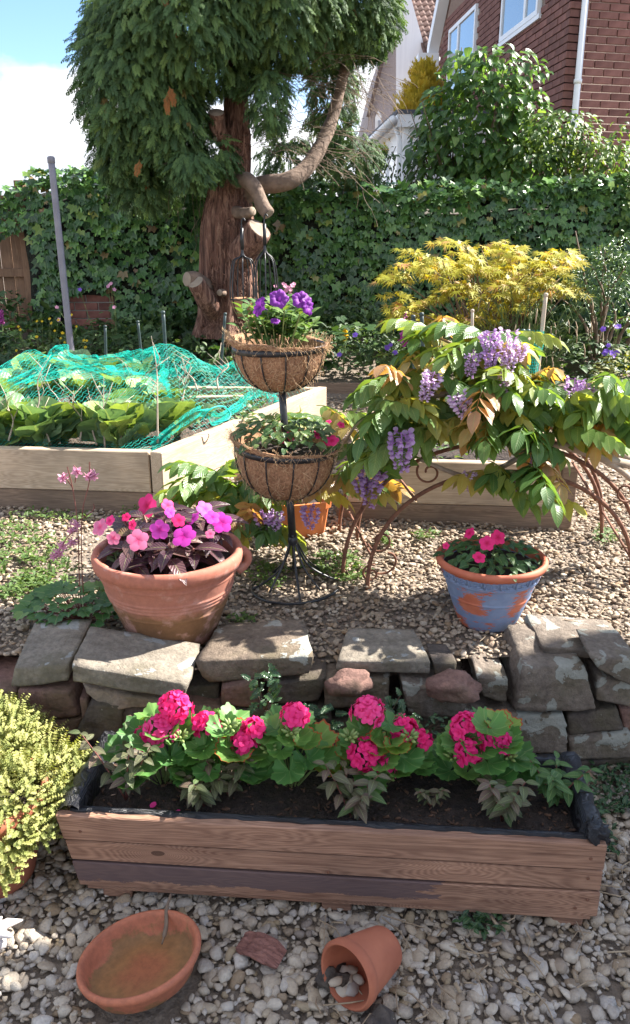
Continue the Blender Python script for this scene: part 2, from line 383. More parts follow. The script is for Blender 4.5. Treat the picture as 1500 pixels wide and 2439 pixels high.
def rock(seed, sub=2, amp=.22, flat=(1, 1, 1), freq=1.1):
    """rounded lump from an icosphere"""
    import bmesh
    bm = bmesh.new(); bmesh.ops.create_icosphere(bm, subdivisions=sub, radius=1); o = Vector((seed * 7.3, seed * 3.1, seed * 1.7))
    v = []
    for q in bm.verts:
        p = q.co.copy(); d = 1 + amp * noise.noise(p * freq + o) * 1.6 + amp * .35 * noise.noise(p * freq * 2.7 + o)
        v.append((p.x * d * flat[0], p.y * d * flat[1], p.z * d * flat[2]))
    f = [tuple(k.index for k in q.verts) for q in bm.faces]; bm.free(); return G(v, f)
pebs = [rock(i + 1, 2, .34, (1, .62 + .08 * (i % 4), .36 + .07 * (i % 3)), .95) for i in range(10)]
def inside(poly, x, y):
    c = False; n = len(poly)
    for i in range(n):
        a, b = poly[i], poly[i - 1]
        if (a[1] > y) != (b[1] > y) and x < (b[0] - a[0]) * (y - a[1]) / (b[1] - a[1]) + a[0]: c = not c
    return c
LB = [(-2.6, 3.62), (-.728, 3.437), (.02, 5.12), (-2.2, 5.20)]      # kitchen bed corners
RB = [(.143, 3.30), (1.09, 3.219), (1.20, 4.9), (.42, 5.0)]          # second bed corners
def pebble_field(name, x0, x1, y0, y1, n, zf, s0, s1, m, dens=None, holes=()):
    ms = []; k = 0
    nx = int(math.sqrt(n * (x1 - x0) / (y1 - y0))); ny = int(n / nx)
    for j in range(ny):
        for i in range(nx):
            x = x0 + (x1 - x0) * (i + rnd.random()) / nx; y = y0 + (y1 - y0) * (j + rnd.random()) / ny
            if dens and rnd.random() > dens(x, y): continue
            if any(inside(h, x, y) for h in holes): continue
            if name == 'pebble_gravel' and (math.hypot(x + .3675, y - 1.315) < .120 or math.hypot(x - .075, y - 1.34) < .07): continue
            s = s0 + (s1 - s0) * rnd.random() ** 3.0
            lay = rnd.random()
            e = Euler((jit(.45), jit(.45), rnd.uniform(0, 6.28)))
            ms.append(Matrix.LocRotScale(Vector((x, y, zf(x, y) + s * .18 + lay * .014)), e, Vector((s, s * rnd.uniform(.85, 1.1), s * rnd.uniform(.8, 1.2)))))
    o = scatter(name, ms, [G(p.v.copy(), p.f, p.uv) for p in pebs], m); return o
def lowdens(x, y):
    q = noise.noise(Vector((x * 3.2, y * 3.2, 1.7)))
    k = sstep(.35, .8, x) * sstep(1.5, 1.2, y)
    return 1.0 - .85 * k * sstep(-.15, .25, q)
o = pebble_field('pebble_gravel', -2.0, 2.1, .95, 2.14, 21000, lambda x, y: -.012, .0064, .0238, M_peb1, lowdens)
tag(o, 'pale grey and cream rounded pebble gravel around the wooden planter', 'gravel', kind='stuff')
def updens(x, y):
    q = noise.noise(Vector((x * 2.2, y * 2.2, 5.7)))
    return 1 - .55 * sstep(.0, .4, q) * (1 if x < -.55 else .3)
o = pebble_field('stone_chippings', -2.6, 3.0, 2.12, 3.75, 26000, lambda x, y: ground(x, y) - .012, .007, .0165, M_peb2, updens, (LB, RB))
tag(o, 'tan and brown stone chippings covering the raised terrace', 'gravel', kind='stuff')
o = pebble_field('far_chippings', -.8, 2.6, 3.75, 6.1, 6500, lambda x, y: ground(x, y) - .012, .010, .022, M_peb2, None, (LB, RB))
tag(o, 'tan stone chippings on the path between and beyond the raised beds', 'gravel', kind='stuff')
# litter: dry sticks and wood chips among the pebbles
def litter(name, n, reg, zf, m, lab):
    gs = []
    for i in range(n):
        x, y = rnd.uniform(reg[0], reg[1]), rnd.uniform(reg[2], reg[3]); z = zf(x, y) + .018; a = rnd.uniform(0, 6.28); l = rnd.uniform(.02, .11)
        d = Vector((math.cos(a), math.sin(a), jit(.15))) * l; k = Vector((-d.y, d.x, 0)) * jit(.25)
        if rnd.random() < .7: gs.append(tube([(x, y, z), Vector((x, y, z + .006)) + d * .5 + k, Vector((x, y, z)) + d], [.0016, .0018, .0008], 4, False))
        else: gs.append(xf(box(rnd.uniform(.012, .035), rnd.uniform(.004, .009), .003), Matrix.LocRotScale(Vector((x, y, z + .004)), Euler((jit(.5), jit(.4), a)), None)))
    return tag(obj(name, join(gs), m, kind='stuff'), lab, 'litter', kind='stuff')
M_straw = simple('dry_straw', (.22, .15, .095), (.46, .36, .24), 30, .9, .3, var=.3)
litter('wood_chip_litter', 170, (.0, 1.0, 1.1, 1.75), lambda x, y: .0, M_straw, 'dry wood chips and twigs scattered over pebbles before the planter')
litter('dry_twig_litter', 150, (-1.2, 1.6, 2.15, 3.2), lambda x, y: ground(x, y), M_straw, 'thin dry twigs scattered over the terrace chippings')

# ================================================================ dry stone wall
def stonemat(name, c1, c2, lichen=.5, lc=(.50, .50, .44)):
    m, nt, b, o = mat(name); t = nt.nodes.new('ShaderNodeTexCoord'); src = t.outputs['Object']
    base = ramp(nt, [(.28, c1), (.72, c2)], nz(nt, src, 9, 8, .65)).outputs[0]
    base = mix(nt, .55, base, ramp(nt, [(.35, (.42, .42, .42)), (.65, (1.25, 1.22, 1.18))], nz(nt, src, 60, 6, .7)).outputs[0], 'MULTIPLY')
    base = mix(nt, ramp(nt, [(.52, (0, 0, 0)), (.68, (.6, .6, .6))], nz(nt, src, 5, 4)).outputs[0], base, (.085, .075, .04))
    geo = nt.nodes.new('ShaderNodeNewGeometry'); vo = nz(nt, src, 11, 5, .5, .6); fine = nz(nt, src, 75, 4, .7)
    msk = ramp(nt, [(lichen, (0, 0, 0)), (lichen + .015, (.85, .85, .85))], math_(nt, 'ADD', vo, math_(nt, 'MULTIPLY', math_(nt, 'SUBTRACT', fine, .5), .12))).outputs[0]
    base = mix(nt, msk, base, mix(nt, fine, lc, tuple(q * .55 for q in lc)))
    L_(nt, base, b.inputs['Base Color']); b.inputs['Roughness'].default_value = .92; b.inputs['Specular IOR Level'].default_value = .2
    bump(nt, b, math_(nt, 'ADD', nz(nt, src, 26, 10, .72), math_(nt, 'MULTIPLY', msk, .10)), .9, .02); return m
SM = [stonemat('brown_sandstone', (.13, .10, .08), (.30, .24, .18), .62), stonemat('grey_lichen_stone', (.14, .115, .095), (.28, .235, .195), .545, (.42, .43, .38)),
      stonemat('red_sandstone', (.17, .10, .085), (.32, .19, .155), .70), stonemat('lime_mortar', (.27, .205, .165), (.46, .38, .31), .75),
      stonemat('dark_stone', (.075, .062, .056), (.17, .14, .12), .66), stonemat('weathered_cap_stone', (.17, .145, .115), (.36, .32, .265), .61, (.44, .45, .43))]
STONES = [  # front face corners in the photograph (TL, TR, BR, BL), distance of the face, depth, how far the top rises behind, material
 ((30, 1592), (166, 1582), (164, 1624), (22, 1640), 1.99, .22, .035, 5), ((166, 1585), (452, 1630), (440, 1668), (170, 1624), 1.93, .20, .02, 5),
 ((462, 1576), (748, 1562), (741, 1606), (494, 1627), 2.02, .22, .01, 0), ((801, 1575), (1028, 1576), (1026, 1606), (796, 1600), 2.03, .20, .005, 5),
 ((1290, 1540), (1515, 1556), (1515, 1582), (1292, 1556), 2.09, .22, .0, 1), ((1404, 1567), (1520, 1570), (1520, 1642), (1428, 1600), 1.99, .18, .0, 1),
 ((40, 1645), (162, 1650), (194, 1708), (50, 1724), 1.98, .22, .0, 2), ((-60, 1640), (38, 1648), (42, 1694), (-60, 1700), 1.99, .2, .0, 2),
 ((180, 1634), (430, 1674), (392, 1692), (212, 1684), 1.965, .2, .0, 3), ((189, 1664), (206, 1668), (213, 1712), (196, 1722), 1.97, .15, .0, 2),
 ((215, 1678), (292, 1682), (280, 1776), (172, 1764), 1.955, .25, .0, 4), ((288, 1678), (392, 1686), (396, 1740), (284, 1742), 1.965, .2, .0, 4),
 ((80, 1724), (196, 1712), (172, 1764), (86, 1770), 1.99, .2, .0, 2), ((528, 1640), (600, 1624), (622, 1686), (526, 1682), 2.0, .2, .0, 2),
 ((640, 1630), (778, 1616), (762, 1672), (656, 1678), 2.02, .2, .0, 4), ((772, 1618), (930, 1622), (924, 1690), (768, 1694), 2.03, .22, .0, 0),
 ((536, 1690), (642, 1688), (648, 1748), (526, 1748), 2.0, .2, .0, 4), ((400, 1676), (528, 1688), (520, 1752), (400, 1744), 1.99, .2, .0, 2), ((420, 1640), (524, 1632), (520, 1684), (432, 1676), 2.05, .15, .0, 4),
 ((662, 1684), (788, 1690), (792, 1724), (660, 1726), 2.03, .2, .0, 4), ((956, 1628), (1124, 1660), (1092, 1709), (970, 1707), 2.0, .22, .015, 1),
 ((1133, 1610), (1212, 1618), (1208, 1676), (1152, 1664), 2.03, .2, .01, 1), ((1246, 1588), (1394, 1588), (1420, 1692), (1222, 1697), 2.01, .25, .01, 1),
 ((1424, 1612), (1520, 1630), (1520, 1684), (1420, 1670), 2.03, .2, .0, 1), ((1094, 1698), (1348, 1703), (1354, 1800), (1128, 1788), 2.02, .2, .0, 1),
 ((1352, 1706), (1470, 1686), (1484, 1738), (1354, 1753), 2.04, .2, .0, 4), ((1352, 1760), (1505, 1746), (1510, 1802), (1360, 1814), 2.03, .2, .0, 1),
 ((1476, 1686), (1530, 1690), (1530, 1744), (1488, 1742), 2.06, .2, .0, 2), ((1032, 1578), (1088, 1580), (1082, 1606), (1036, 1608), 2.05, .12, .0, 4),
 ((660, 1730), (880, 1712), (900, 1790), (660, 1790), 2.06, .2, .0, 4), ((884, 1712), (1090, 1712), (1124, 1788), (896, 1792), 2.07, .2, .0, 4), ((400, 1750), (650, 1752), (650, 1812), (400, 1812), 2.05, .2, .0, 4),
 ((1240, 1560), (1300, 1562), (1290, 1586), (1236, 1588), 2.10, .12, .0, 4), ((1360, 1816), (1510, 1806), (1520, 1850), (1370, 1850), 2.05, .2, .0, 4)]
wall = thing('stone_wall', 'low dry stone retaining wall of weathered sandstone blocks behind the planter', 'stone wall', (0, 2.05, 0))
def cubegrid(n):
    v, f, idx = [], [], {}
    def vid(p):
        if p not in idx: idx[p] = len(v); v.append([2 * q / n - 1 for q in p])
        return idx[p]
    for ax in range(3):
        for s in (0, n):
            for i in range(n):
                for j in range(n):
                    q = []
                    for a, b in ((i, j), (i + 1, j), (i + 1, j + 1), (i, j + 1)):
                        p = [0, 0, 0]; p[ax] = s; p[(ax + 1) % 3] = a; p[(ax + 2) % 3] = b; q.append(vid(tuple(p)))
                    f.append(tuple(q if s else q[::-1]))
    return np.array(v), f
CGV, CGF = cubegrid(12)
def stone(corners, seed, rnd_=.16, amp=.10):
    """8 corners -> rounded, broken block.  order: front TL TR BR BL, back TL TR BR BL"""
    c = [Vector(q) for q in corners]; size = min((c[0] - c[1]).length, (c[0] - c[3]).length, (c[0] - c[4]).length); ctr = sum(c, Vector()) / 8; out = []
    o = Vector((seed * 3.7, seed * 1.3, seed * 5.1))
    for a, b, d in CGV:
        l = max(abs(a), abs(b), abs(d)); e = (abs(a) ** 6 + abs(b) ** 6 + abs(d) ** 6) ** (1 / 6); k = 1 - rnd_ + rnd_ * l / e if e else 1
        k = (l / e) * rnd_ * 2.2 + (1 - rnd_ * 2.2) if rnd_ < .4 else l / e
        a, b, d = a * k, b * k, d * k
        u, v_, w_ = (a + 1) / 2, (1 - b) / 2, (d + 1) / 2
        fr = (c[0] * (1 - u) + c[1] * u) * (1 - v_) + (c[3] * (1 - u) + c[2] * u) * v_
        bk = (c[4] * (1 - u) + c[5] * u) * (1 - v_) + (c[7] * (1 - u) + c[6] * u) * v_
        p = fr * (1 - w_) + bk * w_
        nn = noise.noise(p * 9 + o) * .8 + (.3 - abs(noise.noise(p * 17 + o))) * .7 + noise.noise(Vector((p.x * 14, p.y * 14, p.z * 70)) + o) * .38 + noise.noise(p * 55 + o) * .3
        out.append(p + (p - ctr).normalized() * nn * size * amp)
    return out, ctr
for i, (tl, tr_, br, bl, yf, dp, rise, mi) in enumerate(STONES):
    fr = [P(*q, y=yf + jit(.008)) for q in (tl, tr_, br, bl)]
    bk = [q + Vector((jit(.015), dp, rise if k < 2 else 0)) for k, q in enumerate(fr)]
    if i in (2, 3): bk = [q + Vector(((.03 if k in (0, 3) else -.03), 0, 0)) for k, q in enumerate(bk)]
    pts, ctr = stone(fr + bk, i + 1, .10 if mi != 3 else .3, .115 if mi != 3 else .28)
    obj('stone', G([tuple(p - ctr) for p in pts], CGF), SM[mi], wall, Matrix.Translation(ctr - wall.location))
for sgn in (-1, 1):      # the wall runs on beyond the picture
    for row, (z0, z1) in enumerate(((.0, .11), (.11, .215), (.215, .285), (.285, .35))):
        x = .98 + .03 * row if sgn > 0 else .93 + .04 * (row % 2)
        while x < 2.7:
            w_ = rnd.uniform(.14, .30); xs = sorted((sgn * x, sgn * (x + w_ - .012))); yf = 2.04 + jit(.02) - .01 * (row == 3); dz = jit(.008)
            fr = [Vector((xs[0] + jit(.01), yf, z1 + dz)), Vector((xs[1] + jit(.01), yf + jit(.01), z1 - dz)), Vector((xs[1], yf, z0 + .008)), Vector((xs[0], yf, z0 + .008))]
            pts, ctr = stone(fr + [q + Vector((0, .2, 0)) for q in fr], 50 + row * 7 + x * 9, .10, .115)
            obj('stone', G([tuple(p - ctr) for p in pts], CGF), SM[rnd.choice((0, 1, 2, 4, 5))], wall, Matrix.Translation(ctr - wall.location)); x += w_
core = box(5.6, .10, .28, (0, .15, .14)); obj('mortar_core', core, M_soil, wall)
# loose stones lying on the wall
for px, py, s, lab in ((828, 1625, (.062, .045, .036), 'small rough red rubble stone resting on the wall under a square cap stone'), (1080, 1636, (.078, .05, .042), 'larger rough red rubble stone resting on a pale lichen spotted wall block')):
    p = P(px, py, y=1.99); g = rock(px, 3, .3, s, 1.3)
    tag(obj('rubble_stone', g, SM[2], None, Matrix.Translation(p)), lab, 'stone')

# ================================================================ planter
M_plank = woodmat('reddish_plank', (.385, .225, .15), (.15, .075, .05), 'X')
M_plankg = woodmat('reddish_plank_with_grey_paint', (.385, .225, .15), (.15, .075, .05), 'X', worn=(-.014, .06, (.088, .062, .066)))
PA = math.atan2(-.10, 1.245)
pl = thing('wooden_planter', 'long reddish plank planter box lined with black woven fabric on pebbles', 'planter', (.02, 1.495, 0), (0, 0, PA))
HL = .627
for z0, z1, m, y in ((.1685, .237, M_plank, 0), (.1085, .1635, M_plank, .0035), (.036, .1045, M_plankg, .0008)):
    sl_ = .03 * (1 - (z0 + z1) / 2 / .237)
    g = box(2 * HL, .022, z1 - z0, (0, 0, 0), .0025); g.v[:, 0] += np.where(g.v[:, 0] < 0, (.237 - (g.v[:, 2] + (z0 + z1) / 2)) * .2, 0)
    obj('plank', g, m, pl, Matrix.Translation((0, .011 + y, (z0 + z1) / 2)), False)
obj('dark_seam_sheet', box(2 * HL - .06, .004, .19, (.005, .0265, .137)), M_soil, pl, None, False)  # dark sheet added behind the front planks, stands for shade in their seams
obj('bottom_batten', box(2 * HL - .07, .018, .012, bev=.002), M_plank, pl, Matrix.Translation((.022, .014, .0285)), False)
for z0, z1 in ((.14, .235), (.04, .1385)):
    obj('plank', box(2 * HL - .04, .02, z1 - z0, bev=.002), M_plank, pl, Matrix.Translation((0, .31, (z0 + z1) / 2)), False)
    for s in (-1, 1):
        g = box(.274, .02, z1 - z0, bev=.002)
        obj('end_plank', g, M_plank, pl, Matrix.Translation((s * (HL - .013) + (.022 if s < 0 else 0), .161, (z0 + z1) / 2)) @ Matrix.Rotation(R(90), 4, 'Z') @ Matrix.Rotation(0, 4, 'X'), False)
obj('bottom_board', box(2 * HL - .09, .26, .015), M_plank, pl, Matrix.Translation((.01, .16, .0475)), False)
for x in (-.50, .03, .565):
    for y in (.035, .27): obj('foot', box(.07, .05, .044, bev=.003), M_plank, pl, Matrix.Translation((x, y, .0185)), False)
for x, z in ((.595, .20), (.595, .145), (.60, .085), (.575, .06), (-.57, .195), (.01, .12)):
    obj('screw_head', lathe([(0, .001), (.0035, .001), (.004, 0)], 10), M_rust, pl, Matrix.Translation((x, -.0008 , z)) @ Matrix.Rotation(R(90), 4, 'X'))
# woven liner folded over the rim
M_liner, nt_, b_, o_ = mat('black_woven_liner')
c_ = coords(nt_); wv1 = nt_.nodes.new('ShaderNodeTexWave'); wv1.inputs['Scale'].default_value = 130; L_(nt_, c_.outputs[0], wv1.inputs[0]); wv1.bands_direction = 'X'
wv2 = nt_.nodes.new('ShaderNodeTexWave'); wv2.inputs['Scale'].default_value = 130; L_(nt_, c_.outputs[0], wv2.inputs[0]); wv2.bands_direction = 'Z'
hh = math_(nt_, 'MULTIPLY', wv1.outputs[1], wv2.outputs[1]); L_(nt_, ramp(nt_, [(.2, (.006, .006, .008)), (.9, (.035, .036, .045))], hh).outputs[0], b_.inputs['Base Color'])
b_.inputs['Roughness'].default_value = .33; bump(nt_, b_, hh, .8, .003)
def liner_strip(path, top, drop, thick, seed):
    """sheet that comes up inside, over the board and a little down outside, with creases"""
    v, f = [], []; n = len(path); prof = [(-1.0, -drop), (-.9, -drop * .4), (-.75, top * .6), (-.3, top), (.35, top * .85), (.9, top * .2), (1.05, -.012)]
    for i, (p, nrm) in enumerate(path):
        for (q, h) in prof:
            c1 = noise.noise(Vector((i * .33, q * 1.3, seed))) * .008 + noise.noise(Vector((i * .9, q * 2, seed + 4))) * .003
            v.append(Vector(p) + Vector(nrm) * (q * thick + c1) + Vector((0, 0, h + c1 * .8)))
    k = len(prof)
    for i in range(n - 1):
        for j in range(k - 1): f.append((i * k + j, i * k + j + 1, (i + 1) * k + j + 1, (i + 1) * k + j))
    return G([tuple(q) for q in v], f)
def lin(a, b, nrm, n): return [(Vector(a).lerp(Vector(b), i / n), nrm) for i in range(n + 1)]
lg = join([liner_strip(lin((-HL + .03, .012, .236), (-HL + .03, .31, .237), (-1, 0, 0), 26), .022, .06, .030, 1.0),
           liner_strip(lin((HL - .02, .02, .236), (HL - .02, .31, .237), (1, 0, 0), 26), .026, .06, .030, 2.0),
           liner_strip(lin((-HL + .015, .298, .237), (HL - .01, .298, .237), (0, 1, 0), 70), .020, .07, .022, 3.0),
           liner_strip(lin((-HL + .03, .026, .2365), (HL - .03, .026, .2365), (0, -1, 0), 70), .007, .05, .010, 4.0)])
obj('liner', lg, M_liner, pl)
for s, sd in ((1, 8),):   # bunched corners
    g = rock(sd, 3, .45, (.03, .024, .03), 2.2); obj('liner_fold', g, M_liner, pl, Matrix.Translation((s * (HL - .02), .298 if sd < 7 else .03, .245)))
def soilz(x, y): return .202 + .012 * noise.noise(Vector((x * 9, y * 9, 3))) + .008 * noise.noise(Vector((x * 31, y * 31, 7))) + .004 * noise.noise(Vector((x * 80, y * 80, 9)))
v, f = [], []
for j in range(25):
    for i in range(91):
        x = -HL + .03 + (2 * HL - .06) * i / 90; y = .03 + .265 * j / 24; v.append((x, y, soilz(x, y)))
for j in range(24):
    for i in range(90): a = j * 91 + i; f.append((a, a + 1, a + 92, a + 91))
obj('compost', G(v, f), M_soil, pl)
gs = []
for i in range(420):
    x, y = rnd.uniform(-HL + .05, HL - .05), rnd.uniform(.045, .28); l = rnd.uniform(.004, .016)
    gs.append(xf(box(l, l * .35, l * .3), Matrix.LocRotScale(Vector((x, y, soilz(x, y) + .002)), Euler((jit(.6), jit(.6), rnd.uniform(0, 6.28))), None)))
obj('bark_crumbs', join(gs), simple('compost_bark', (.05, .026, .016), (.14, .075, .045), 25, .9, .3), pl, kind='stuff')

# ================================================================ pots and small things on the lower gravel
M_saucer, nt_, b_, o_ = mat('stained_terracotta')
c_ = coords(nt_); s_ = nt_.nodes.new('ShaderNodeSeparateXYZ'); L_(nt_, c_.outputs[0], s_.inputs[0])
rr = math_(nt_, 'SQRT', math_(nt_, 'ADD', math_(nt_, 'POWER', s_.outputs[0], 2), math_(nt_, 'POWER', s_.outputs[1], 2)))
rr = math_(nt_, 'ADD', rr, math_(nt_, 'MULTIPLY', math_(nt_, 'SUBTRACT', nz(nt_, c_.outputs[0], 16, 7, .65), .5), .10))
st_ = ramp(nt_, [(.03, (.33, .11, .045)), (.07, (.29, .135, .048)), (.105, (.235, .125, .05)), (.113, (.42, .14, .075)), (.2, (.44, .14, .075))], rr)
cc_ = mix(nt_, .6, st_.outputs[0], ramp(nt_, [(.3, (.5, .5, .48)), (.7, (1.25, 1.2, 1.15))], nz(nt_, c_.outputs[0], 55, 6, .7)).outputs[0], 'MULTIPLY')
L_(nt_, cc_, b_.inputs['Base Color']); b_.inputs['Roughness'].default_value = .72; bump(nt_, b_, nz(nt_, c_.outputs[0], 50, 5), .25, .002)
p = P(340, 2306, z=.03)
sa = thing('plant_saucer', 'round terracotta plant saucer stained brown inside lying on pebbles', 'saucer', p + Vector((0, 0, -.004)), (R(-7), R(-9), 0))
RS = .128
obj('dish', lathe([(0, -.012), (RS * .80, -.012), (RS * .86, -.006), (RS * .97, .024), (RS * 1.02, .030), (RS * 1.035, .037), (RS * 1.02, .0435), (RS * .985, .0455), (RS * .95, .043), (RS * .925, .035), (RS * .88, .008), (RS * .83, -.001), (RS * .6, -.004), (0, -.004)], 72), M_saucer, sa)
tw = tube(smoothpath([(.035, .165, .045), (.03, .13, .036), (.034, .095, .02), (.03, .06, .006)]), [.003] * 6 + [.0045] * 6 + [.005] * 4 + [.002] * 3, 6)
to = tag(obj('dry_twig', tw, M_bstem, None, Matrix.Translation(sa.location)), 'short brown twig lying over the rim of the round saucer', 'twig')

def pot(rb, rt, h, lip=.02, th=.012, rim=.012, ridges=()):
    """thrown pot: foot, wall, rolled rim, inner wall"""
    pr = [(0, 0), (rb * .96, 0), (rb, .004)]; n = 70
    for i in range(1, n + 1):
        t = i / n; z = .004 + (h - lip - .004) * t; r = rb + (rt - rim - rb) * (t ** .92)
        for (zr, wd, am) in ridges: r += am * math.exp(-((z - zr) / wd) ** 2)
        pr.append((r, z))
    pr += [(rt - rim * .2, h - lip * .92), (rt, h - lip * .6), (rt + .001, h - lip * .3), (rt - .004, h - .002), (rt - th * .6, h), (rt - th * 1.1, h - .003), (rt - th - rim * .6, h - lip), (rt - th - rim - .004, h - lip * 2.2), (rb + (rt - rb) * .55 - th, h * .5), (rb - th, .02), (0, .02)]
    return lathe(pr, 72)
# tipped pot
a, bq = P(925, 2242, z=.075), P(812, 2290, z=.075)
ax = Vector((-.115, -.12, .03)).normalized()
tp = thing('flower_pot', 'small terracotta flower pot lying on its side with pebbles in its mouth', 'flower pot', P(915, 2258, z=.056) , (0, 0, 0))
tp.rotation_euler = ax.to_track_quat('Z', 'Y').to_euler()
obj('pot_body', pot(.047, .070, .135, .026, .008, .004), M_terra, tp, Matrix.Translation((0, 0, -.004)))
for i, (px, py, s, z) in enumerate(((822, 2325, .021, .03), (800, 2338, .015, .045), (845, 2335, .02, .02), (836, 2310, .015, .035), (838, 2355, .019, .02), (815, 2358, .022, .018))):
    g = rock(60 + i, 2, .25, (s, s * .75, s * .55)); q = P(px, py, z=z)
    tag(obj('pebble', g, M_peb1, None, Matrix.LocRotScale(q, Euler((jit(.5), jit(.5), jit(3))), None)), 'rounded pale pebble spilling from the mouth of the tipped pot', 'pebble', 'pebbles in the mouth of the tipped pot')
q = P(790, 2325, z=.03); tag(obj('cinder_lump', rock(91, 3, .5, (.03, .026, .02), 2.5), SM[4], None, Matrix.Translation(q)), 'crumbly dark grey cinder lump at the mouth of the tipped pot', 'stone')
q = P(900, 2432, z=.005); tag(obj('slate_stone', rock(95, 2, .55, (.04, .034, .026), 1.6).mesh('slate_stone', False), SM[4], None, Matrix.LocRotScale(q, Euler((.2, .1, 2.2)), None)), 'angular dark slate stone lying on pebbles below the tipped pot', 'stone')
# bark flake
v, f = [], []
for j in range(9):
    for i in range(15):
        u, w_ = i / 14, j / 8; ed = .72 + .28 * math.sin(math.pi * u) ** .5 + .12 * noise.noise(Vector((u * 5, w_ * 3, 2)))
        v.append(((u - .5) * .105, (w_ - .5) * .062 * ed, .012 * math.cos((u - .5) * 3) + .006 * noise.noise(Vector((u * 8, w_ * 6, 5)))))
for j in range(8):
    for i in range(14): a = j * 15 + i; f.append((a, a + 1, a + 16, a + 15))
bk = obj('bark_flake', G(v, f), simple('red_bark', (.13, .05, .04), (.30, .14, .11), 22, .9, .9, .01, stretch=(1, 5, 1)), None, Matrix.LocRotScale(P(622, 2262, z=.02), Euler((.1, .05, -.45)), None), False)
sm_ = bk.modifiers.new('thickness', 'SOLIDIFY'); sm_.thickness = .008
tag(bk, 'flat reddish flake of bark lying on pebbles beside the saucer', 'bark')
# sea shell at the left edge
M_shell = simple('chalky_shell', (.52, .46, .44), (.72, .68, .66), 14, .6, .4, .004)
sh = thing('sea_shell', 'chalky white spiny sea shell lying on pebbles', 'shell', P(-28, 2228, z=.025))
v, f = [], []; nn_, mm = 46, 14
for i in range(nn_):
    t = i / (nn_ - 1); ang = t * 4.2 * math.pi; rad = .052 * (1 - t) ** 1.1; zc_ = -.02 + .075 * t
    for k in range(mm):
        b2 = 2 * math.pi * k / mm; tube_r = .030 * (1 - t) ** .9 + .001
        sp_ = 1 + .55 * max(0, math.cos(b2 - .9)) ** 6 * max(0, math.sin(ang * 2.5)) ** 2
        rr_ = rad * .55 + tube_r * math.cos(b2) * sp_
        v.append((rr_ * math.cos(ang), rr_ * math.sin(ang), zc_ + tube_r * math.sin(b2) * sp_))
for i in range(nn_ - 1):
    for k in range(mm): k2 = (k + 1) % mm; f.append((i * mm + k, i * mm + k2, (i + 1) * mm + k2, (i + 1) * mm + k))
obj('shell_whorl', G(v, f), M_shell, sh, Matrix.Rotation(R(80), 4, 'Y') @ Matrix.Rotation(.5, 4, 'Z'))
for ang, l in ((.55, .075), (-.15, .06), (1.3, .05)):
    obj('spine', tube([(.0, 0, 0), (l * .6 * math.cos(ang), l * .6 * math.sin(ang), .012), (l * math.cos(ang), l * math.sin(ang), .004)], [.018, .011, .002], 8), M_shell, sh)

# ================================================================ terrace pots
M_bigpot, nt_, b_, o_ = mat('mossy_terracotta')
c_ = coords(nt_); s_ = nt_.nodes.new('ShaderNodeSeparateXYZ'); L_(nt_, c_.outputs[0], s_.inputs[0])
zz = math_(nt_, 'ADD', s_.outputs[2], math_(nt_, 'MULTIPLY', math_(nt_, 'SUBTRACT', nz(nt_, c_.outputs[0], 9, 7, .65), .5), .12))
ba_ = ramp(nt_, [(.0, (.15, .065, .03)), (.08, (.15, .072, .028)), (.13, (.21, .10, .042)), (.155, (.40, .17, .12)), (.22, (.37, .14, .095)), (.30, (.40, .135, .085))], zz).outputs[0]
ba_ = mix(nt_, ramp(nt_, [(.56, (0, 0, 0)), (.64, (.55, .55, .55))], nz(nt_, c_.outputs[0], 13, 6, .6)).outputs[0], ba_, (.50, .27, .22))
ba_ = mix(nt_, .5, ba_, ramp(nt_, [(.3, (.6, .58, .56)), (.7, (1.2, 1.18, 1.15))], nz(nt_, c_.outputs[0], 60, 6, .7)).outputs[0], 'MULTIPLY')
L_(nt_, ba_, b_.inputs['Base Color']); b_.inputs['Roughness'].default_value = .82; bump(nt_, b_, nz(nt_, c_.outputs[0], 45, 6), .25, .002)
BP = Vector((-.445, 2.27, .335))
bp = thing('terracotta_pot', 'large terracotta pot with mossy base and side lug standing on the wall edge', 'flower pot', BP)
rg = [(.150, .0035, .0035), (.162, .0035, .0035), (.174, .0035, .0035), (.118, .003, .003), (.222, .003, .002)]
obj('pot_body', pot(.132, .226, .288, .045, .02, .012, rg), M_bigpot, bp)
obj('potting_soil', lathe([(0, .245), (.1, .244), (.198, .236)], 40), M_soil, bp)
lug = tube(smoothpath([(.212, 0, .262), (.238, .0, .25), (.238, 0, .22), (.207, 0, .195)], 5), [.018] * 4 + [.014] * 8 + [.016] * 4, 8)
obj('lug', lug, M_bigpot, bp, Matrix.Rotation(R(12), 4, 'Z'))
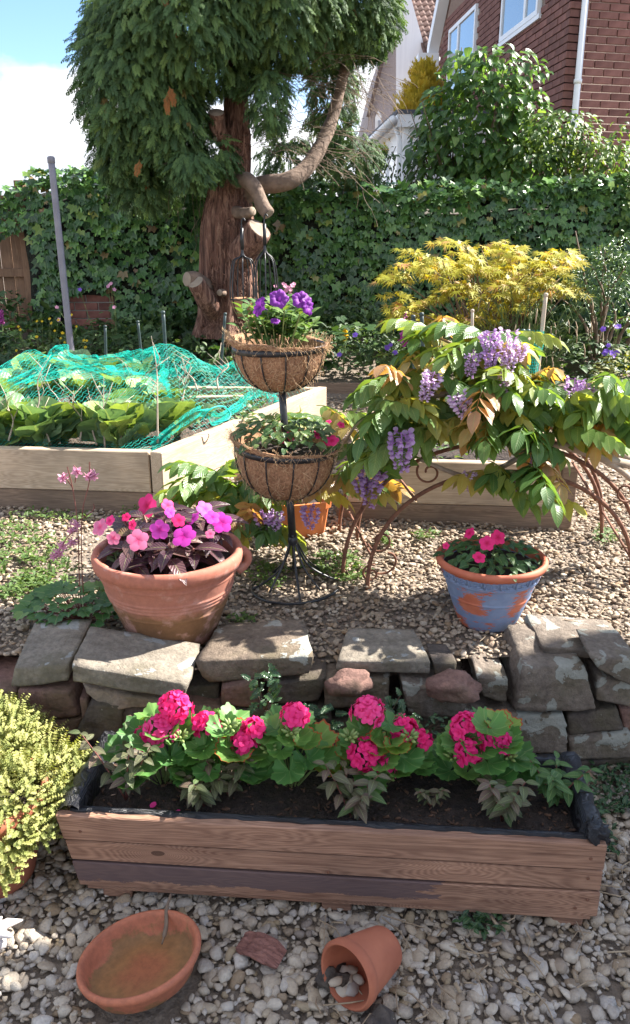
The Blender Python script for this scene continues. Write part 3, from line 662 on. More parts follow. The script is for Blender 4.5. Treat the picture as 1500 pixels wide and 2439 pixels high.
# blue pot with Greek key band
M_blue, nt_, b_, o_ = mat('flaking_blue_paint')
c_ = coords(nt_); s_ = nt_.nodes.new('ShaderNodeSeparateXYZ'); L_(nt_, c_.outputs[0], s_.inputs[0])
big = nz(nt_, coords(nt_, (1, 1, 1.6), loc=(4.23, 1.4, .6)).outputs[0], 8.5, 3, .5)
fin = nz(nt_, coords(nt_, (1, 1, 4.5)).outputs[0], 42, 7, .8)
k_ = math_(nt_, 'ADD', big, math_(nt_, 'MULTIPLY', math_(nt_, 'SUBTRACT', fin, .5), .75))
lowb = math_(nt_, 'MULTIPLY', math_(nt_, 'LESS_THAN', s_.outputs[2], .042), .16); rimb = math_(nt_, 'MULTIPLY', math_(nt_, 'GREATER_THAN', math_(nt_, 'ADD', s_.outputs[2], math_(nt_, 'MULTIPLY', fin, .012)), .202), 1.0)
def patch_(c, r):
    d = nt_.nodes.new('ShaderNodeVectorMath'); d.operation = 'DISTANCE'; L_(nt_, c_.outputs[0], d.inputs[0]); d.inputs[1].default_value = c
    return math_(nt_, 'MULTIPLY', math_(nt_, 'SUBTRACT', 1, math_(nt_, 'DIVIDE', d.outputs['Value'], r), None, True), .34)
k_ = math_(nt_, 'ADD', math_(nt_, 'MULTIPLY', k_, .9), math_(nt_, 'ADD', patch_((-.075, -.105, .112), .088), math_(nt_, 'ADD', patch_((.068, -.105, .105), .082), patch_((.10, .09, .1), .08))))
k_ = math_(nt_, 'ADD', k_, math_(nt_, 'ADD', lowb, rimb))
msk_ = ramp(nt_, [(.575, (0, 0, 0)), (.60, (1, 1, 1))], k_).outputs[0]
ter_ = ramp(nt_, [(.3, (.40, .10, .05)), (.7, (.50, .15, .08))], nz(nt_, c_.outputs[0], 20, 5)).outputs[0]
blu_ = ramp(nt_, [(.3, (.15, .20, .32)), (.7, (.205, .265, .39))], nz(nt_, c_.outputs[0], 30, 6)).outputs[0]
L_(nt_, mix(nt_, msk_, blu_, ter_), b_.inputs['Base Color']); b_.inputs['Roughness'].default_value = .7
bump(nt_, b_, math_(nt_, 'SUBTRACT', math_(nt_, 'MULTIPLY', nz(nt_, c_.outputs[0], 70, 4), .3), msk_), .3, .002)
U = Vector((.557, 2.36, .335))
up_ = thing('blue_pot', 'terracotta pot with flaking blue paint and Greek key band on the chippings', 'flower pot', U)
HB, RBt, RTt = .228, .092, .174
obj('pot_body', pot(RBt, RTt, HB, .026, .014, .014, [(.165, .003, .004), (.105, .003, .0025)]), M_blue, up_)
obj('potting_soil', lathe([(0, .2), (.08, .2), (.152, .193)], 40), M_soil, up_)
kg = []
seg = [((0, 0), (0, 1)), ((0, 1), (.8, 1)), ((.8, 1), (.8, .3)), ((.8, .3), (.4, .3)), ((.4, .3), (.4, .65)), ((0, 0), (.18, 0)), ((.18, 0), (1, 0))]
def conept(u, v_):
    z = .172 + v_ * .022; t = (z - .004) / (HB - .026 - .004); r = RBt + (RTt - .014 - RBt) * (t ** .92) + .0012; return Vector((r * math.cos(u), r * math.sin(u), z))
for q in range(20):
    for (u0, v0), (u1, v1) in seg:
        a_ = [conept(2 * math.pi * (q + u0 + (u1 - u0) * k / 2) / 20, v0 + (v1 - v0) * k / 2) for k in range(3)]; kg.append(tube(a_, .0030, 5))
obj('key_band', join(kg), M_blue, up_)
# orange pot behind the stand
M_orange = simple('orange_plastic', (.60, .17, .05), (.66, .21, .07), 5, .5, .1, .001)
q = P(712, 1285, z=.345); OP = Vector((q.x, q.y + .1, .34))
op = thing('orange_pot', 'square ribbed orange plastic pot behind the basket stand', 'flower pot', OP, (0, 0, R(18)))
v, f = [], []
for z, r in ((0, .092), (.13, .108), (.132, .118), (.16, .12), (.16, .108), (.04, .09)):
    for k in range(32):
        a_ = 2 * math.pi * k / 32; cx, sx = math.cos(a_), math.sin(a_); e = (abs(cx) ** 5 + abs(sx) ** 5) ** (-.2); rib = 1 - (.02 if k % 4 == 0 and z < .131 else 0)
        v.append((cx * e * r * rib, sx * e * r * rib, z))
for j in range(5):
    for k in range(32): k2 = (k + 1) % 32; f.append((j * 32 + k, j * 32 + k2, j * 32 + 32 + k2, j * 32 + 32 + k))
obj('pot_body', G(v, f), M_orange, op, None, False); obj('potting_soil', box(.18, .18, .02, (0, 0, .12)), M_soil, op)
# thyme pot, cut by the picture edge
TP = Vector((-.81, 1.62, 0))
th_ = thing('herb_pot', 'round terracotta pot half buried under trailing golden thyme', 'flower pot', TP)
obj('pot_body', pot(.105, .158, .25, .04, .013, .008), M_terra, th_); obj('potting_soil', lathe([(0, .225), (.14, .222)], 32), M_soil, th_)
# half brick on the path
tag(obj('loose_brick', box(.09, .07, .045, bev=.004), simple('red_brick_face', (.30, .11, .08), (.42, .19, .14), 22, .9, .5), None, Matrix.LocRotScale(P(568, 1122, z=.375), Euler((.1, .05, .5)), None), False), 'broken red brick lying on chippings beside the white lit bed board', 'brick')
# ================================================================ raised beds
def board(name, p0, p1, z0, z1, th, m, parent, bev=.004):
    """upright board whose outer foot line runs p0 -> p1; its thickness lies to the left of that line"""
    a, b = Vector((*p0, 0)), Vector((*p1, 0)); d = b - a; n = Vector((-d.y, d.x, 0)).normalized(); c = (a + b) / 2 + n * th / 2
    o = obj(name, box(d.length, th, z1 - z0, bev=bev), m, parent, Matrix.Translation(Vector((c.x, c.y, (z0 + z1) / 2)) - parent.location) @ Matrix.Rotation(math.atan2(d.y, d.x), 4, 'Z'), False); return o
ZB, ZM, ZT = .325, .432, .622
lb = thing('raised_bed', 'timber sleeper raised bed of netted cabbages with sunlit side board', 'raised bed', (-1.3, 4.3, .33))
th = .06; nside = Vector((LB[2][0] - LB[1][0], LB[2][1] - LB[1][1])).normalized(); nout = Vector((nside.y, -nside.x)) * th
B2 = (LB[1][0] + nout.x, LB[1][1] + nout.y); C2 = (LB[2][0] + nout.x, LB[2][1] + nout.y)
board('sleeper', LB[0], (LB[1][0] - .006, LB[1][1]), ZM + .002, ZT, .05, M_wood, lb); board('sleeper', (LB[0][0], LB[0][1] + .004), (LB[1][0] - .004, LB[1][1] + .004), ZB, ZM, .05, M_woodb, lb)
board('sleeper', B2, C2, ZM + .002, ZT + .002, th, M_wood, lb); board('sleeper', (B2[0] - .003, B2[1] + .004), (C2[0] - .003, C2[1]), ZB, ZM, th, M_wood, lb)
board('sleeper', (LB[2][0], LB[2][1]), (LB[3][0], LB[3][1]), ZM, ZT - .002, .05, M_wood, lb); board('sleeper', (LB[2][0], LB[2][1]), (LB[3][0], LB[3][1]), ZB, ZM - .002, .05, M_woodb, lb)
v = [(LB[0][0], LB[0][1] + .05, .575), (LB[1][0], LB[1][1] + .02, .575), (LB[2][0], LB[2][1], .575), (LB[3][0], LB[3][1], .575)]
def quadsheet(c, n, m_, amp, seed):
    vv, ff = [], []; c = [Vector(q) for q in c]
    for j in range(m_ + 1):
        for i in range(n + 1):
            u, w_ = i / n, j / m_; p = (c[0] * (1 - u) + c[1] * u) * (1 - w_) + (c[3] * (1 - u) + c[2] * u) * w_
            p.z += amp * noise.noise(p * 7 + Vector((seed, 0, 0))) + amp * .6 * noise.noise(p * 26); vv.append(tuple(p))
    for j in range(m_):
        for i in range(n): a = j * (n + 1) + i; ff.append((a, a + 1, a + n + 2, a + n + 1))
    return G(vv, ff)
obj('bed_soil', quadsheet([tuple(Vector(q) - lb.location) for q in v], 50, 40, .03, 2), simple('bed_soil', (.05, .035, .027), (.15, .11, .085), 30, .95, 1, .02), lb)
# cross board inside the bed
board('divider', (-1.0, 4.62), (-.42, 4.70), .56, .64, .04, M_wood, lb)
rb = thing('raised_bed', 'small timber sleeper raised bed behind the wisteria arch', 'raised bed', (.7, 4.0, .33))
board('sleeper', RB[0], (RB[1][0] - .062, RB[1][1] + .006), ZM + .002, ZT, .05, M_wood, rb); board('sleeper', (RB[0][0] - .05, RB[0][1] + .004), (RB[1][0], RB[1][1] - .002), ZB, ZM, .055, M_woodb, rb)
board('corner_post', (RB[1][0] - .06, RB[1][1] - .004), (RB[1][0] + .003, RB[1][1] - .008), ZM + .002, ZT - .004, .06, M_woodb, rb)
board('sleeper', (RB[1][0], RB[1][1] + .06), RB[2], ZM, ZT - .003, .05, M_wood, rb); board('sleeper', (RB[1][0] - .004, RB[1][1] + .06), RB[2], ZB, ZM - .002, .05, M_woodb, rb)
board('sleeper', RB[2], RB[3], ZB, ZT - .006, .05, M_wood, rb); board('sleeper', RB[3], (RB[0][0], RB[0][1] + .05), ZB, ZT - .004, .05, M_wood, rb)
obj('bed_soil', quadsheet([(q[0] - .7, q[1] - 4 + .02, .24) for q in RB], 20, 30, .03, 5), M_soil, rb)
# edging of the far border
eb = board('edging_board', (-.3, 6.18), (.95, 6.14), .34, .47, .04, M_woodb, thing('border_edging', 'low weathered timber edging of the flower border behind the beds', 'edging', (.3, 6.16, .34)))

# ================================================================ netting over the cabbages
def wires(p0, p1, r):
    """many thin 3-sided wires at once"""
    p0, p1 = np.asarray(p0), np.asarray(p1); d = p1 - p0; l = np.linalg.norm(d, axis=1, keepdims=True); k = l[:, 0] > 1e-6; p0, p1, d = p0[k], p1[k], d[k] / l[k]
    a = np.where(np.abs(d[:, 2:3]) < .9, np.array([[0, 0, 1.0]]), np.array([[1.0, 0, 0]])); u = np.cross(d, a); u /= np.linalg.norm(u, axis=1, keepdims=True); w_ = np.cross(d, u); n = len(p0)
    ring = [u * math.cos(t) + w_ * math.sin(t) for t in (0, 2.094, 4.189)]
    v = np.stack([p0 + q * r for q in ring] + [p1 + q * r for q in ring], 1).reshape(-1, 3)
    b = np.arange(n)[:, None] * 6; f = np.concatenate([b + np.array([[i, (i + 1) % 3, (i + 1) % 3 + 3, i + 3]]) for i in range(3)], 0)
    return G(v, f.tolist())
def hexnet(S, nu, nv, r=.0009, drop=0.0):
    """hexagonal mesh on the unit square, mapped by S(u, v)"""
    pts = {}; e = []
    def pt(i, j):
        if (i, j) not in pts:
            q = S(min(1, max(0, (i + (.18 if (i + j) % 2 else -.18)) / nu)), j / nv); pts[(i, j)] = q
        return pts[(i, j)]
    a, b = [], []
    for j in range(nv):
        for i in range(nu):
            a.append(pt(i, j)); b.append(pt(i, j + 1))
            if (i + j) % 2 == 0: a.append(pt(i, j)); b.append(pt(i + 1, j))
    return wires(a, b, r)
PK = [(-1.74, 4.15, .30), (-1.45, 4.25, .37), (-1.22, 4.20, .30), (-.80, 4.36, .385), (-.52, 4.46, .27), (-.28, 4.70, .32), (-2.2, 4.1, .25), (-.62, 4.1, .16)]
def netz(x, y):
    z = 0
    for a, b, h in PK: z = max(z, h - 0.50 * math.hypot(x - a, (y - b) * .9))
    s = sum(h * math.exp(-((x - a) ** 2 + (y - b) ** 2) / .07) for a, b, h in PK)
    return max(z, .75 * (1 - math.exp(-s * 1.6)) * .36) + .03 * noise.noise(Vector((x * 5, y * 5, 2))) + .012 * noise.noise(Vector((x * 17, y * 17, 5)))
A_, B_, C_, D_ = [Vector((*q, 0)) for q in LB]
def netS(u, v):
    p = (A_ * (1 - u) + B_ * u) * (1 - v) + (D_ * (1 - u) + C_ * u) * v
    p = p + Vector((.02 * noise.noise(p * 6), .02 * noise.noise(p * 6 + Vector((5, 0, 0))), 0))
    ed = min(1, min(u / .04 + .3, (1 - u) / .14, v / .20, (1 - v) / .2))
    return np.array((p.x - .03, p.y + .05, .60 + netz(p.x, p.y) * max(0, ed) ** .7))
M_net, nt_, b_, o_ = mat('teal_garden_net'); b_.inputs['Base Color'].default_value = (.01, .58, .48, 1); b_.inputs['Roughness'].default_value = .45
tn = nt_.nodes.new('ShaderNodeBsdfTranslucent'); tn.inputs[0].default_value = (.0, .62, .5, 1); mn = nt_.nodes.new('ShaderNodeMixShader'); mn.inputs[0].default_value = .35
L_(nt_, b_.outputs[0], mn.inputs[1]); L_(nt_, tn.outputs[0], mn.inputs[2]); L_(nt_, mn.outputs[0], o_.inputs[0])
net = thing('garden_net', 'teal plastic mesh netting draped over the cabbage bed on canes', 'net', (-1.3, 4.3, .6))
MT = Matrix.Translation(-net.location)
obj('mesh_sheet', xf(hexnet(netS, 104, 72, .00055), MT), M_net, net, smooth=False, kind='stuff')
def fold_band(path, wd, nu, nv, seed):
    pp = smoothpath(path, 10); n = len(pp) - 1
    def S(u, v):
        q = u * n; i = min(int(q), n - 1); p = pp[i].lerp(pp[i + 1], q - i)
        k = noise.noise(Vector((u * 14, v * 3, seed)))
        return np.array((p.x + .03 * k, p.y - .03 * math.sin(v * 9) + .02 * k, p.z - wd * v * (1 + .5 * noise.noise(Vector((u * 6, 0, seed)))) + .015 * k))
    return hexnet(S, nu, nv, .0009)
def PN(px, py, y): return P(px, py, y=y)
bands = [([PN(20, 905, 4.0), PN(90, 870, 4.1), PN(135, 822, 4.2), PN(185, 845, 4.25), PN(240, 846, 4.25), PN(300, 838, 4.3), PN(362, 826, 4.3)], .05, 130, 7, 1.0),
         ([PN(70, 905, 3.95), PN(150, 880, 4.05), PN(230, 868, 4.1), PN(300, 880, 4.15), PN(360, 890, 4.2), PN(400, 905, 4.25)], .035, 110, 7, 2.0),
         ([PN(395, 880, 4.4), PN(440, 872, 4.5), PN(475, 862, 4.55), PN(520, 872, 4.6), PN(560, 862, 4.7), PN(590, 880, 4.7)], .045, 80, 7, 3.0),
         ([PN(362, 826, 4.3), PN(385, 870, 4.2), PN(400, 930, 4.1), PN(405, 990, 3.95)], .03, 70, 6, 4.0),
         ([PN(360, 1050, 3.62), PN(410, 1010, 3.68), PN(470, 970, 3.8), PN(520, 985, 3.95), PN(560, 960, 4.2), PN(600, 930, 4.6), PN(660, 925, 4.9)], .05, 150, 9, 5.0),
         ([PN(560, 862, 4.7), PN(590, 900, 4.6), PN(640, 940, 4.65), PN(670, 950, 4.7)], .05, 70, 8, 6.0)]
obj('net_fold', xf(join([fold_band(*b) for b in bands]), MT), M_net, net, smooth=False, kind='stuff')
cl = [wires([P(540, 985, y=3.9)], [P(541, 985, y=3.9)], .002)]
cl = tube(smoothpath([P(480, 1000, y=3.72), P(500, 975, y=3.74), P(530, 968, y=3.8), P(548, 985, y=3.82), P(540, 1000, y=3.78), P(505, 1008, y=3.74)], 6), .004, 6)
obj('edge_cord', xf(cl, MT), M_net, net)

# stakes, canes and the grey pole
M_grey = simple('grey_painted_pole', (.17, .16, .19), (.24, .23, .26), 12, .6, .2, .003)
M_stake = simple('green_coated_stake', (.02, .035, .035), (.045, .07, .07), 30, .45, .1)
M_cane = simple('bleached_cane', (.36, .28, .21), (.52, .43, .34), 20, .8, .3, stretch=(1, 1, .2))
def stake(px0, py0, px1, py1, y, r, m, name, lab, cat, zb, grp=None):
    a = P(px0, py0, y=y); b = P(px1, py1, y=y); d = (b - a) / (b.z - a.z); base = a + d * (zb - a.z)
    o = thing(name, lab, cat, base, group=grp); n = 10; L = b - base
    pts = [L * (k / n) for k in range(n + 1)]; obj('shaft', tube(pts, [r * (1 + .04 * jit(1)) for _ in pts], 10), m, o)
    obj('cap', xf(lathe([(0, r * .55), (r * .8, r * .4), (r * 1.15, 0), (r * 1.12, -r * 1.4), (r * .9, -r * 1.5)], 12), Matrix.Translation(L)), m, o); return o
stake(168, 825, 121, 376, 6.0, .0235, M_grey, 'clothes_pole', 'tall leaning grey metal clothes pole in front of the ivy', 'pole', .3)
for i, (x0, y0, x1, y1, yy) in enumerate(((252, 840, 250, 776, 5.3), (334, 820, 328, 765, 5.5), (397, 880, 388, 742, 4.95), (528, 850, 536, 746, 5.25))):
    stake(x0, y0, x1, y1, yy, .009 if i != 2 else .011, M_stake, 'plant_stake', ('short thin green stake behind the net nearest the grey pole', 'thin green stake midway between two others behind the netting', 'tall dark green stake standing in the netted cabbage bed', 'green stake below the hanging baskets behind the net')[i], 'stake', .5, 'green stakes in the kitchen bed')
for i, (x0, y0, x1, y1, yy) in enumerate(((985, 800, 984, 752, 5.0), (1006, 800, 1004, 746, 5.0), (1240, 860, 1246, 786, 4.95), (1256, 860, 1258, 786, 5.0))):
    stake(x0, y0, x1, y1, yy, .012, M_stake, 'plant_stake', ('shorter green stake of the pair by the foxglove', 'taller green stake of the pair by the foxglove', 'green stake left of the cane above the wisteria', 'green stake touching the cane above the wisteria')[i].replace('left of', 'next but one to'), 'stake', .5, 'green stakes in the small bed')
stake(1275, 940, 1300, 700, 4.9, .012, M_cane, 'wooden_cane', 'pale leaning wooden cane in front of the yellow maple', 'cane', .5)
stake(1124, 790, 1125, 738, 5.1, .01, M_cane, 'wooden_cane', 'short pale cane tip above the wisteria below the maple', 'cane', .5)
tg = thing('net_tube', 'small teal mesh guard around a stake behind the wisteria', 'net', P(1252, 930, y=4.8))
def tubS(u, v): return np.array((.07 * math.cos(u * 6.283) * (1 + .15 * math.sin(v * 9)), .07 * math.sin(u * 6.283), -.1 + .45 * v))
obj('mesh_sheet', hexnet(tubS, 30, 26, .0011), M_net, tg, smooth=False, kind='stuff')

# ================================================================ two-tier basket stand
M_coir, nt_, b_, o_ = mat('coir_fibre')
c_ = coords(nt_); f1 = nz(nt_, coords(nt_, (14, 60, 30), rot=(.3, .2, .5)).outputs[0], 2.6, 5, .7, .8); f2 = nz(nt_, coords(nt_, (60, 14, 26), rot=(.2, .5, .1)).outputs[0], 2.6, 5, .7, .8)
ff = math_(nt_, 'MAXIMUM', f1, f2); L_(nt_, ramp(nt_, [(.38, (.15, .065, .03)), (.55, (.36, .19, .10)), (.74, (.56, .34, .19))], ff).outputs[0], b_.inputs['Base Color'])
b_.inputs['Roughness'].default_value = .9; bump(nt_, b_, ff, .9, .008)
M_fib = simple('loose_coir_strand', (.40, .24, .12), (.62, .42, .24), 30, .8, 0)
SB = Vector((-.067, 2.63, .335))
st = thing('basket_stand', 'black steel stand carrying two coir lined planting baskets one above the other', 'plant stand', SB, (0, R(-3.4), 0))
def basket(parent, z, r, dep, hang, seed, fuzz):
    """hoop, ribs, coir bowl that stands above the hoop"""
    b = bpy.data.objects.new('basket', None); col.objects.link(b); b.parent = parent; b.location = (0, 0, z)
    obj('hoop', lathe([(r, -.010), (r + .003, -.010), (r + .003, .010), (r, .010), (r, -.010)], 64), M_black, b)
    ribs = 12
    for k in range(ribs):
        a = 2 * math.pi * (k + .35) / ribs; pts = [Vector((r * 1.005 * math.cos(t) ** .8 * math.cos(a), r * 1.005 * math.cos(t) ** .8 * math.sin(a), -dep * math.sin(t))) for t in [i / 9 * 1.5 for i in range(10)]]
        obj('rib', tube(pts, .0026, 6), M_black, b)
    v, f = [], []; n, m_ = 64, 16
    def lip(a): return hang * (.55 + .45 * math.cos(a - math.pi * .98)) + .010 * noise.noise(Vector((math.cos(a) * 2, math.sin(a) * 2, seed))) + .004
    for j in range(m_ + 1):
        for k in range(n):
            a = 2 * math.pi * k / n; q = noise.noise(Vector((math.cos(a) * 6, math.sin(a) * 6, j * .7 + seed)))
            if j <= 11: t = 1.5 * (1 - j / 11); rr = (r - .004) * math.cos(t) ** .8 + .0035 * q; z_ = -dep * .985 * math.sin(t)
            elif j <= 13: s = (j - 11) / 2; rr = r - .002 + .014 * s + .006 * q + max(0, lip(a) - .02) * .35 * s; z_ = lip(a) * s
            else: s = (j - 13) / 3; rr = r - .002 + .014 - .03 * s + .004 * q; z_ = lip(a) - .05 * s * s + .006 * math.sin(s * 3.1)
            v.append((rr * math.cos(a), rr * math.sin(a), z_))
    for j in range(m_):
        for k in range(n): k2 = (k + 1) % n; f.append((j * n + k, j * n + k2, (j + 1) * n + k2, (j + 1) * n + k))
    obj('liner', G(v, f), M_coir, b)
    a0, b0 = [], []
    for i in range(fuzz):
        a = rnd.uniform(0, 6.283); t = rnd.uniform(0, 1.3) if rnd.random() < .62 else -1
        if t >= 0: rr = r * math.cos(t) ** .8 + .001; z_ = -dep * .985 * math.sin(t)
        else: rr = r + .012; z_ = lip(a) * rnd.uniform(.6, 1)
        p = np.array((rr * math.cos(a), rr * math.sin(a), z_)); out = np.array((math.cos(a), math.sin(a), .1 if t >= 0 else .5))
        tg_ = np.array((-math.sin(a) * jit(1), math.cos(a) * jit(1), jit(1))); L = rnd.uniform(.012, .035)
        q = p + tg_ * L + out * L * (rnd.uniform(0, .25) if t >= 0 else rnd.uniform(.1, .7)); q2 = q + (tg_ * jit(.6) + np.array((0, 0, -.3))) * L * .7
        a0 += [p, q]; b0 += [q, q2]
    obj('loose_fibre', wires(a0, b0, .00045), M_fib, b, smooth=False, kind='stuff')
    obj('potting_soil', lathe([(0, -.012), (r * .9, -.018)], 32), M_soil, b); return b
obj('lower_pole', tube([(0, 0, .165), (0, 0, .40)], .0135, 14), M_black, st); obj('upper_pole', tube([(0, 0, .34), (0, 0, .80)], .0125, 14), M_black, st)
obj('collar', lathe([(.0135, .16), (.017, .165), (.017, .185), (.0135, .19)], 16), M_black, st)
for k in range(4):
    a = 2 * math.pi * k / 4 - 1.45; ca, sa_ = math.cos(a), math.sin(a)
    obj('leg', tube(smoothpath([(.011 * ca, .011 * sa_, .20), (.014 * ca, .014 * sa_, .15), (.05 * ca, .05 * sa_, .075), (.11 * ca, .11 * sa_, .028), (.158 * ca, .158 * sa_, .006)], 6), .0042, 8), M_black, st)
    obj('brace', tube(smoothpath([(.012 * ca - .006 * sa_, .012 * sa_ + .006 * ca, .17), (.05 * ca - .03 * sa_, .05 * sa_ + .03 * ca, .085), (.10 * ca - .075 * sa_, .10 * sa_ + .075 * ca, .02)], 6), .0036, 8), M_black, st)
ring = [(.158 * math.cos(t), .158 * math.sin(t), .006) for t in [2 * math.pi * i / 60 + .0 for i in range(51)]]
obj('base_ring', tube(ring, .0050, 8), M_black, st, Matrix.Rotation(.75, 4, 'Z'))
lowb_ = basket(st, .515, .172, .182, .028, 3.0, 1300); topb_ = basket(st, .843, .149, .142, .034, 8.0, 1300)
lowb_.rotation_euler = (R(2), R(6), 0); topb_.rotation_euler = (R(1), R(2), 0)
obj('tie_wire', tube(smoothpath([(-.03, -.172, .02), (-.02, -.182, -.005), (-.005, -.179, -.018), (.004, -.178, -.015)], 5), .001, 5), M_black, lowb_)

# ================================================================ rusty arches under the wisteria
ar = thing('metal_arch', 'rusty steel arched plant support with scrolls standing over the chippings', 'plant support', (.65, 2.64, .335))
def arch(cx, y, hw, h, r, n=40):
    return tube([(cx + hw * math.cos(math.pi * (1 - i / n)), y + .02 * math.sin(i * .2), max(-.03, h * math.sin(math.pi * i / n) ** .92) - (.03 if i in (0, n) else 0)) for i in range(n + 1)], r, 8)
for cx, y, hw, h in ((.005, -.03, .47, .435), (-.01, .05, .54, .515)): obj('hoop', arch(cx, y, hw, h, .0075), M_rust, ar)
obj('hoop', arch(.02, .42, .50, .50, .0075), M_rust, ar); obj('hoop', arch(.0, .50, .55, .54, .0075), M_rust, ar)
for s in (-1, 1):
    for zz_ in (.12, .33):
        x0 = -.47 * math.sqrt(max(0, 1 - (zz_ / .435) ** 2)); obj('cross_bar', tube([(s * -x0, -.03, zz_), (s * (-x0 + .06) , .43, zz_ + .01)], .005, 6), M_rust, ar)
def scroll(c, r, turns, flip, tail):
    pts = [Vector((c[0] + flip * r * (1 - .75 * t) * math.cos(tail + turns * 6.283 * t), c[1], c[2] + r * (1 - .75 * t) * math.sin(tail + turns * 6.283 * t))) for t in [i / 34 for i in range(35)]]
    return tube(pts, .0042, 6)
for c, r, tu, fl, tl in (((-.26, .0, .42), .045, 1.1, 1, 2.6), ((-.42, .0, .17), .045, 1.2, 1, 3.4), ((-.45, .0, .045), .035, 1.3, 1, 1.2), ((.42, .0, .35), .05, 1.2, -1, 2.0), ((.51, .0, .18), .045, 1.2, -1, 3.0), ((-.40, .02, .10), .07, .5, 1, 4.2)):
    obj('scroll', scroll(c, r, tu, fl, tl), M_rust, ar)

# ================================================================ boundary: fence, brick wall
WY = 7.85
M_fence = woodmat('brown_fence_board', (.27, .165, .10), (.15, .085, .052), 'Z', knots=False)
fe = thing('board_fence', 'brown vertical board fence panel with rails at the ivy', 'fence', (-3.6, WY + .1, .5))
fx0 = P(62, 620, y=WY).x
for k in range(16):
    x = fx0 - .115 - k * .112; obj('board', box(.106, .018, 1.45, bev=.002), M_fence, fe, Matrix.Translation((x + 3.6, .03 + .006 * (k % 2), .68)), False)
for zz_ in (.25, .72, 1.25): obj('rail', box(1.8, .035, .075, bev=.003), M_fence, fe, Matrix.Translation((fx0 - .96 + 3.6, -.005, zz_)) , False)
obj('post', box(.085, .085, 1.62, bev=.005), M_fence, fe, Matrix.Translation((fx0 - .01 + 3.6, -.02, .72)), False)
M_brick = simple('red_wall_brick', (.19, .07, .055), (.33, .14, .105), 16, .9, .6, .006, var=.35)
M_mort = simple('old_mortar', (.30, .27, .24), (.40, .37, .33), 30, .95, .6, .004)
bw = thing('brick_wall', 'old red brick boundary wall mostly hidden under ivy', 'brick wall', (0, WY, .5))
obj('mortar_core', box(8.6, .2, 1.25, (fx0 + .06 + 4.3, .125, .66)), M_mort, bw)
bm_ = box(.215, .09, .065, bev=.003).mesh('brick', False); bm_.materials.append(M_brick)
for r_ in range(13):
    for k in range(9):
        z = .04 + r_ * .075; x = fx0 + .18 + (k + .5 * (r_ % 2)) * .226
        obj('brick', bm_, None, bw, Matrix.Translation((x, .06 + jit(.003), z)))

# ================================================================ brick house
HC = P(1343, 200, y=9.4); HC.z = 0
DL = Vector((math.sin(R(-5.4)), math.cos(R(-5.4)), 0)); DR = Vector((math.sin(R(77)), math.cos(R(77)), 0))
def on_plane(px, py, c, d):
    n = Vector((d.y, -d.x, 0)); r = P(px, py, y=1.0) - Vector((0, 0, CAMZ)); t = (c - Vector((0, 0, CAMZ))).dot(n) / r.dot(n); q = Vector((0, 0, CAMZ)) + r * t
    return (q - c).dot(d), q.z                      # distance along the face, height
ho = thing('brick_house', 'red brick house with white framed windows and white downpipe behind the shrubs', 'house', HC)
M_hbrick = simple('house_brick', (.15, .062, .052), (.245, .115, .095), 9, .9, .5, .006, var=.3)
M_hmort = simple('house_mortar', (.24, .175, .155), (.32, .25, .22), 30, .95, .4, .004)
def prism(poly, off):
    n = len(poly); v = [Vector(p) for p in poly] + [Vector(p) + off for p in poly]
    return G([tuple(q) for q in v], [tuple(range(n)), tuple(range(2 * n - 1, n - 1, -1))] + [(i, (i + 1) % n, (i + 1) % n + n, i + n) for i in range(n)])
tE, zE = on_plane(1046, 118, HC, DL); tA = tE * .47
nL = Vector((DL.y, -DL.x, 0)); nR = Vector((-DR.y, DR.x, 0))   # into the house
def RL(px, py): return on_plane(px, py, HC, DL)
w1 = (RL(1072, 100)[0], RL(1136, 60)[0], RL(1112, 205)[1], RL(1135, 12)[1]); w2 = (RL(1197, 50)[0], RL(1286, 20)[0], RL(1240, 68)[1], RL(1240, 68)[1] + 1.15)
w1 = (max(w1[:2]), min(w1[:2]), *w1[2:]); w2 = (max(w2[:2]), min(w2[:2]), *w2[2:])
zTop = zE + 3.1
gable = [DL * .12 + Vector((0, 0, .4)), DL * tE + Vector((0, 0, .4)), DL * tE + Vector((0, 0, zE)), DL * tA + Vector((0, 0, zTop)), DL * .12 + Vector((0, 0, zE))]
obj('gable_wall', prism([g + nL * .02 for g in gable], nL * .25), M_hmort, ho)
side = [Vector((0, 0, .4)), DR * 6 + Vector((0, 0, .4)), DR * 6 + Vector((0, 0, zE)), Vector((0, 0, zE))]
obj('side_wall', prism([g + nR * .02 + DR * (.16 if k in (0, 3) else 0) for k, g in enumerate(side)], nR * .25), M_hmort, ho)
hb = box(.213, .05, .064, bev=.003).mesh('brick', False); hb.materials.append(M_hbrick)
near, far = [], []
for face, d, nn_, lim in ((0, DL, nL, tE), (1, DR, nR, 2.3)):
    ang = math.atan2(d.y, d.x)
    for r_ in range(int(1.7 / .075), int(4.9 / .075)):
        for k in range(int(lim / .225) + 1):
            s = .1065 + (k + .5 * (r_ % 2)) * .225; z = r_ * .075 + .0375
            if s > lim - .1: continue
            if z > zE - .05 and face == 0 and s > tA and (s - tA) / (tE - tA) * (zTop - zE) > zTop - z - .1: continue
            if face == 0 and any(s + .1 > min(w_[:2]) and s - .1 < max(w_[:2]) and w_[2] - .04 < z < w_[3] + .03 for w_ in (w1, w2)): continue
            M = Matrix.Translation(d * s + nn_ * (.022 + jit(.002)) + Vector((0, 0, z))) @ Matrix.Rotation(ang, 4, 'Z')
            if k == 0 and r_ % 2: far.append((0, Matrix.Translation(d * .052 + nn_ * .022 + Vector((0, 0, z))) @ Matrix.Rotation(ang, 4, 'Z') @ Matrix.Diagonal((.485, 1, 1, 1))))
            (near if (s < 1.7 and face == 0 and 2.4 < z < 4.0) or (face == 1 and s < 1.3 and 2.2 < z < 4.0) else far).append((s, M))
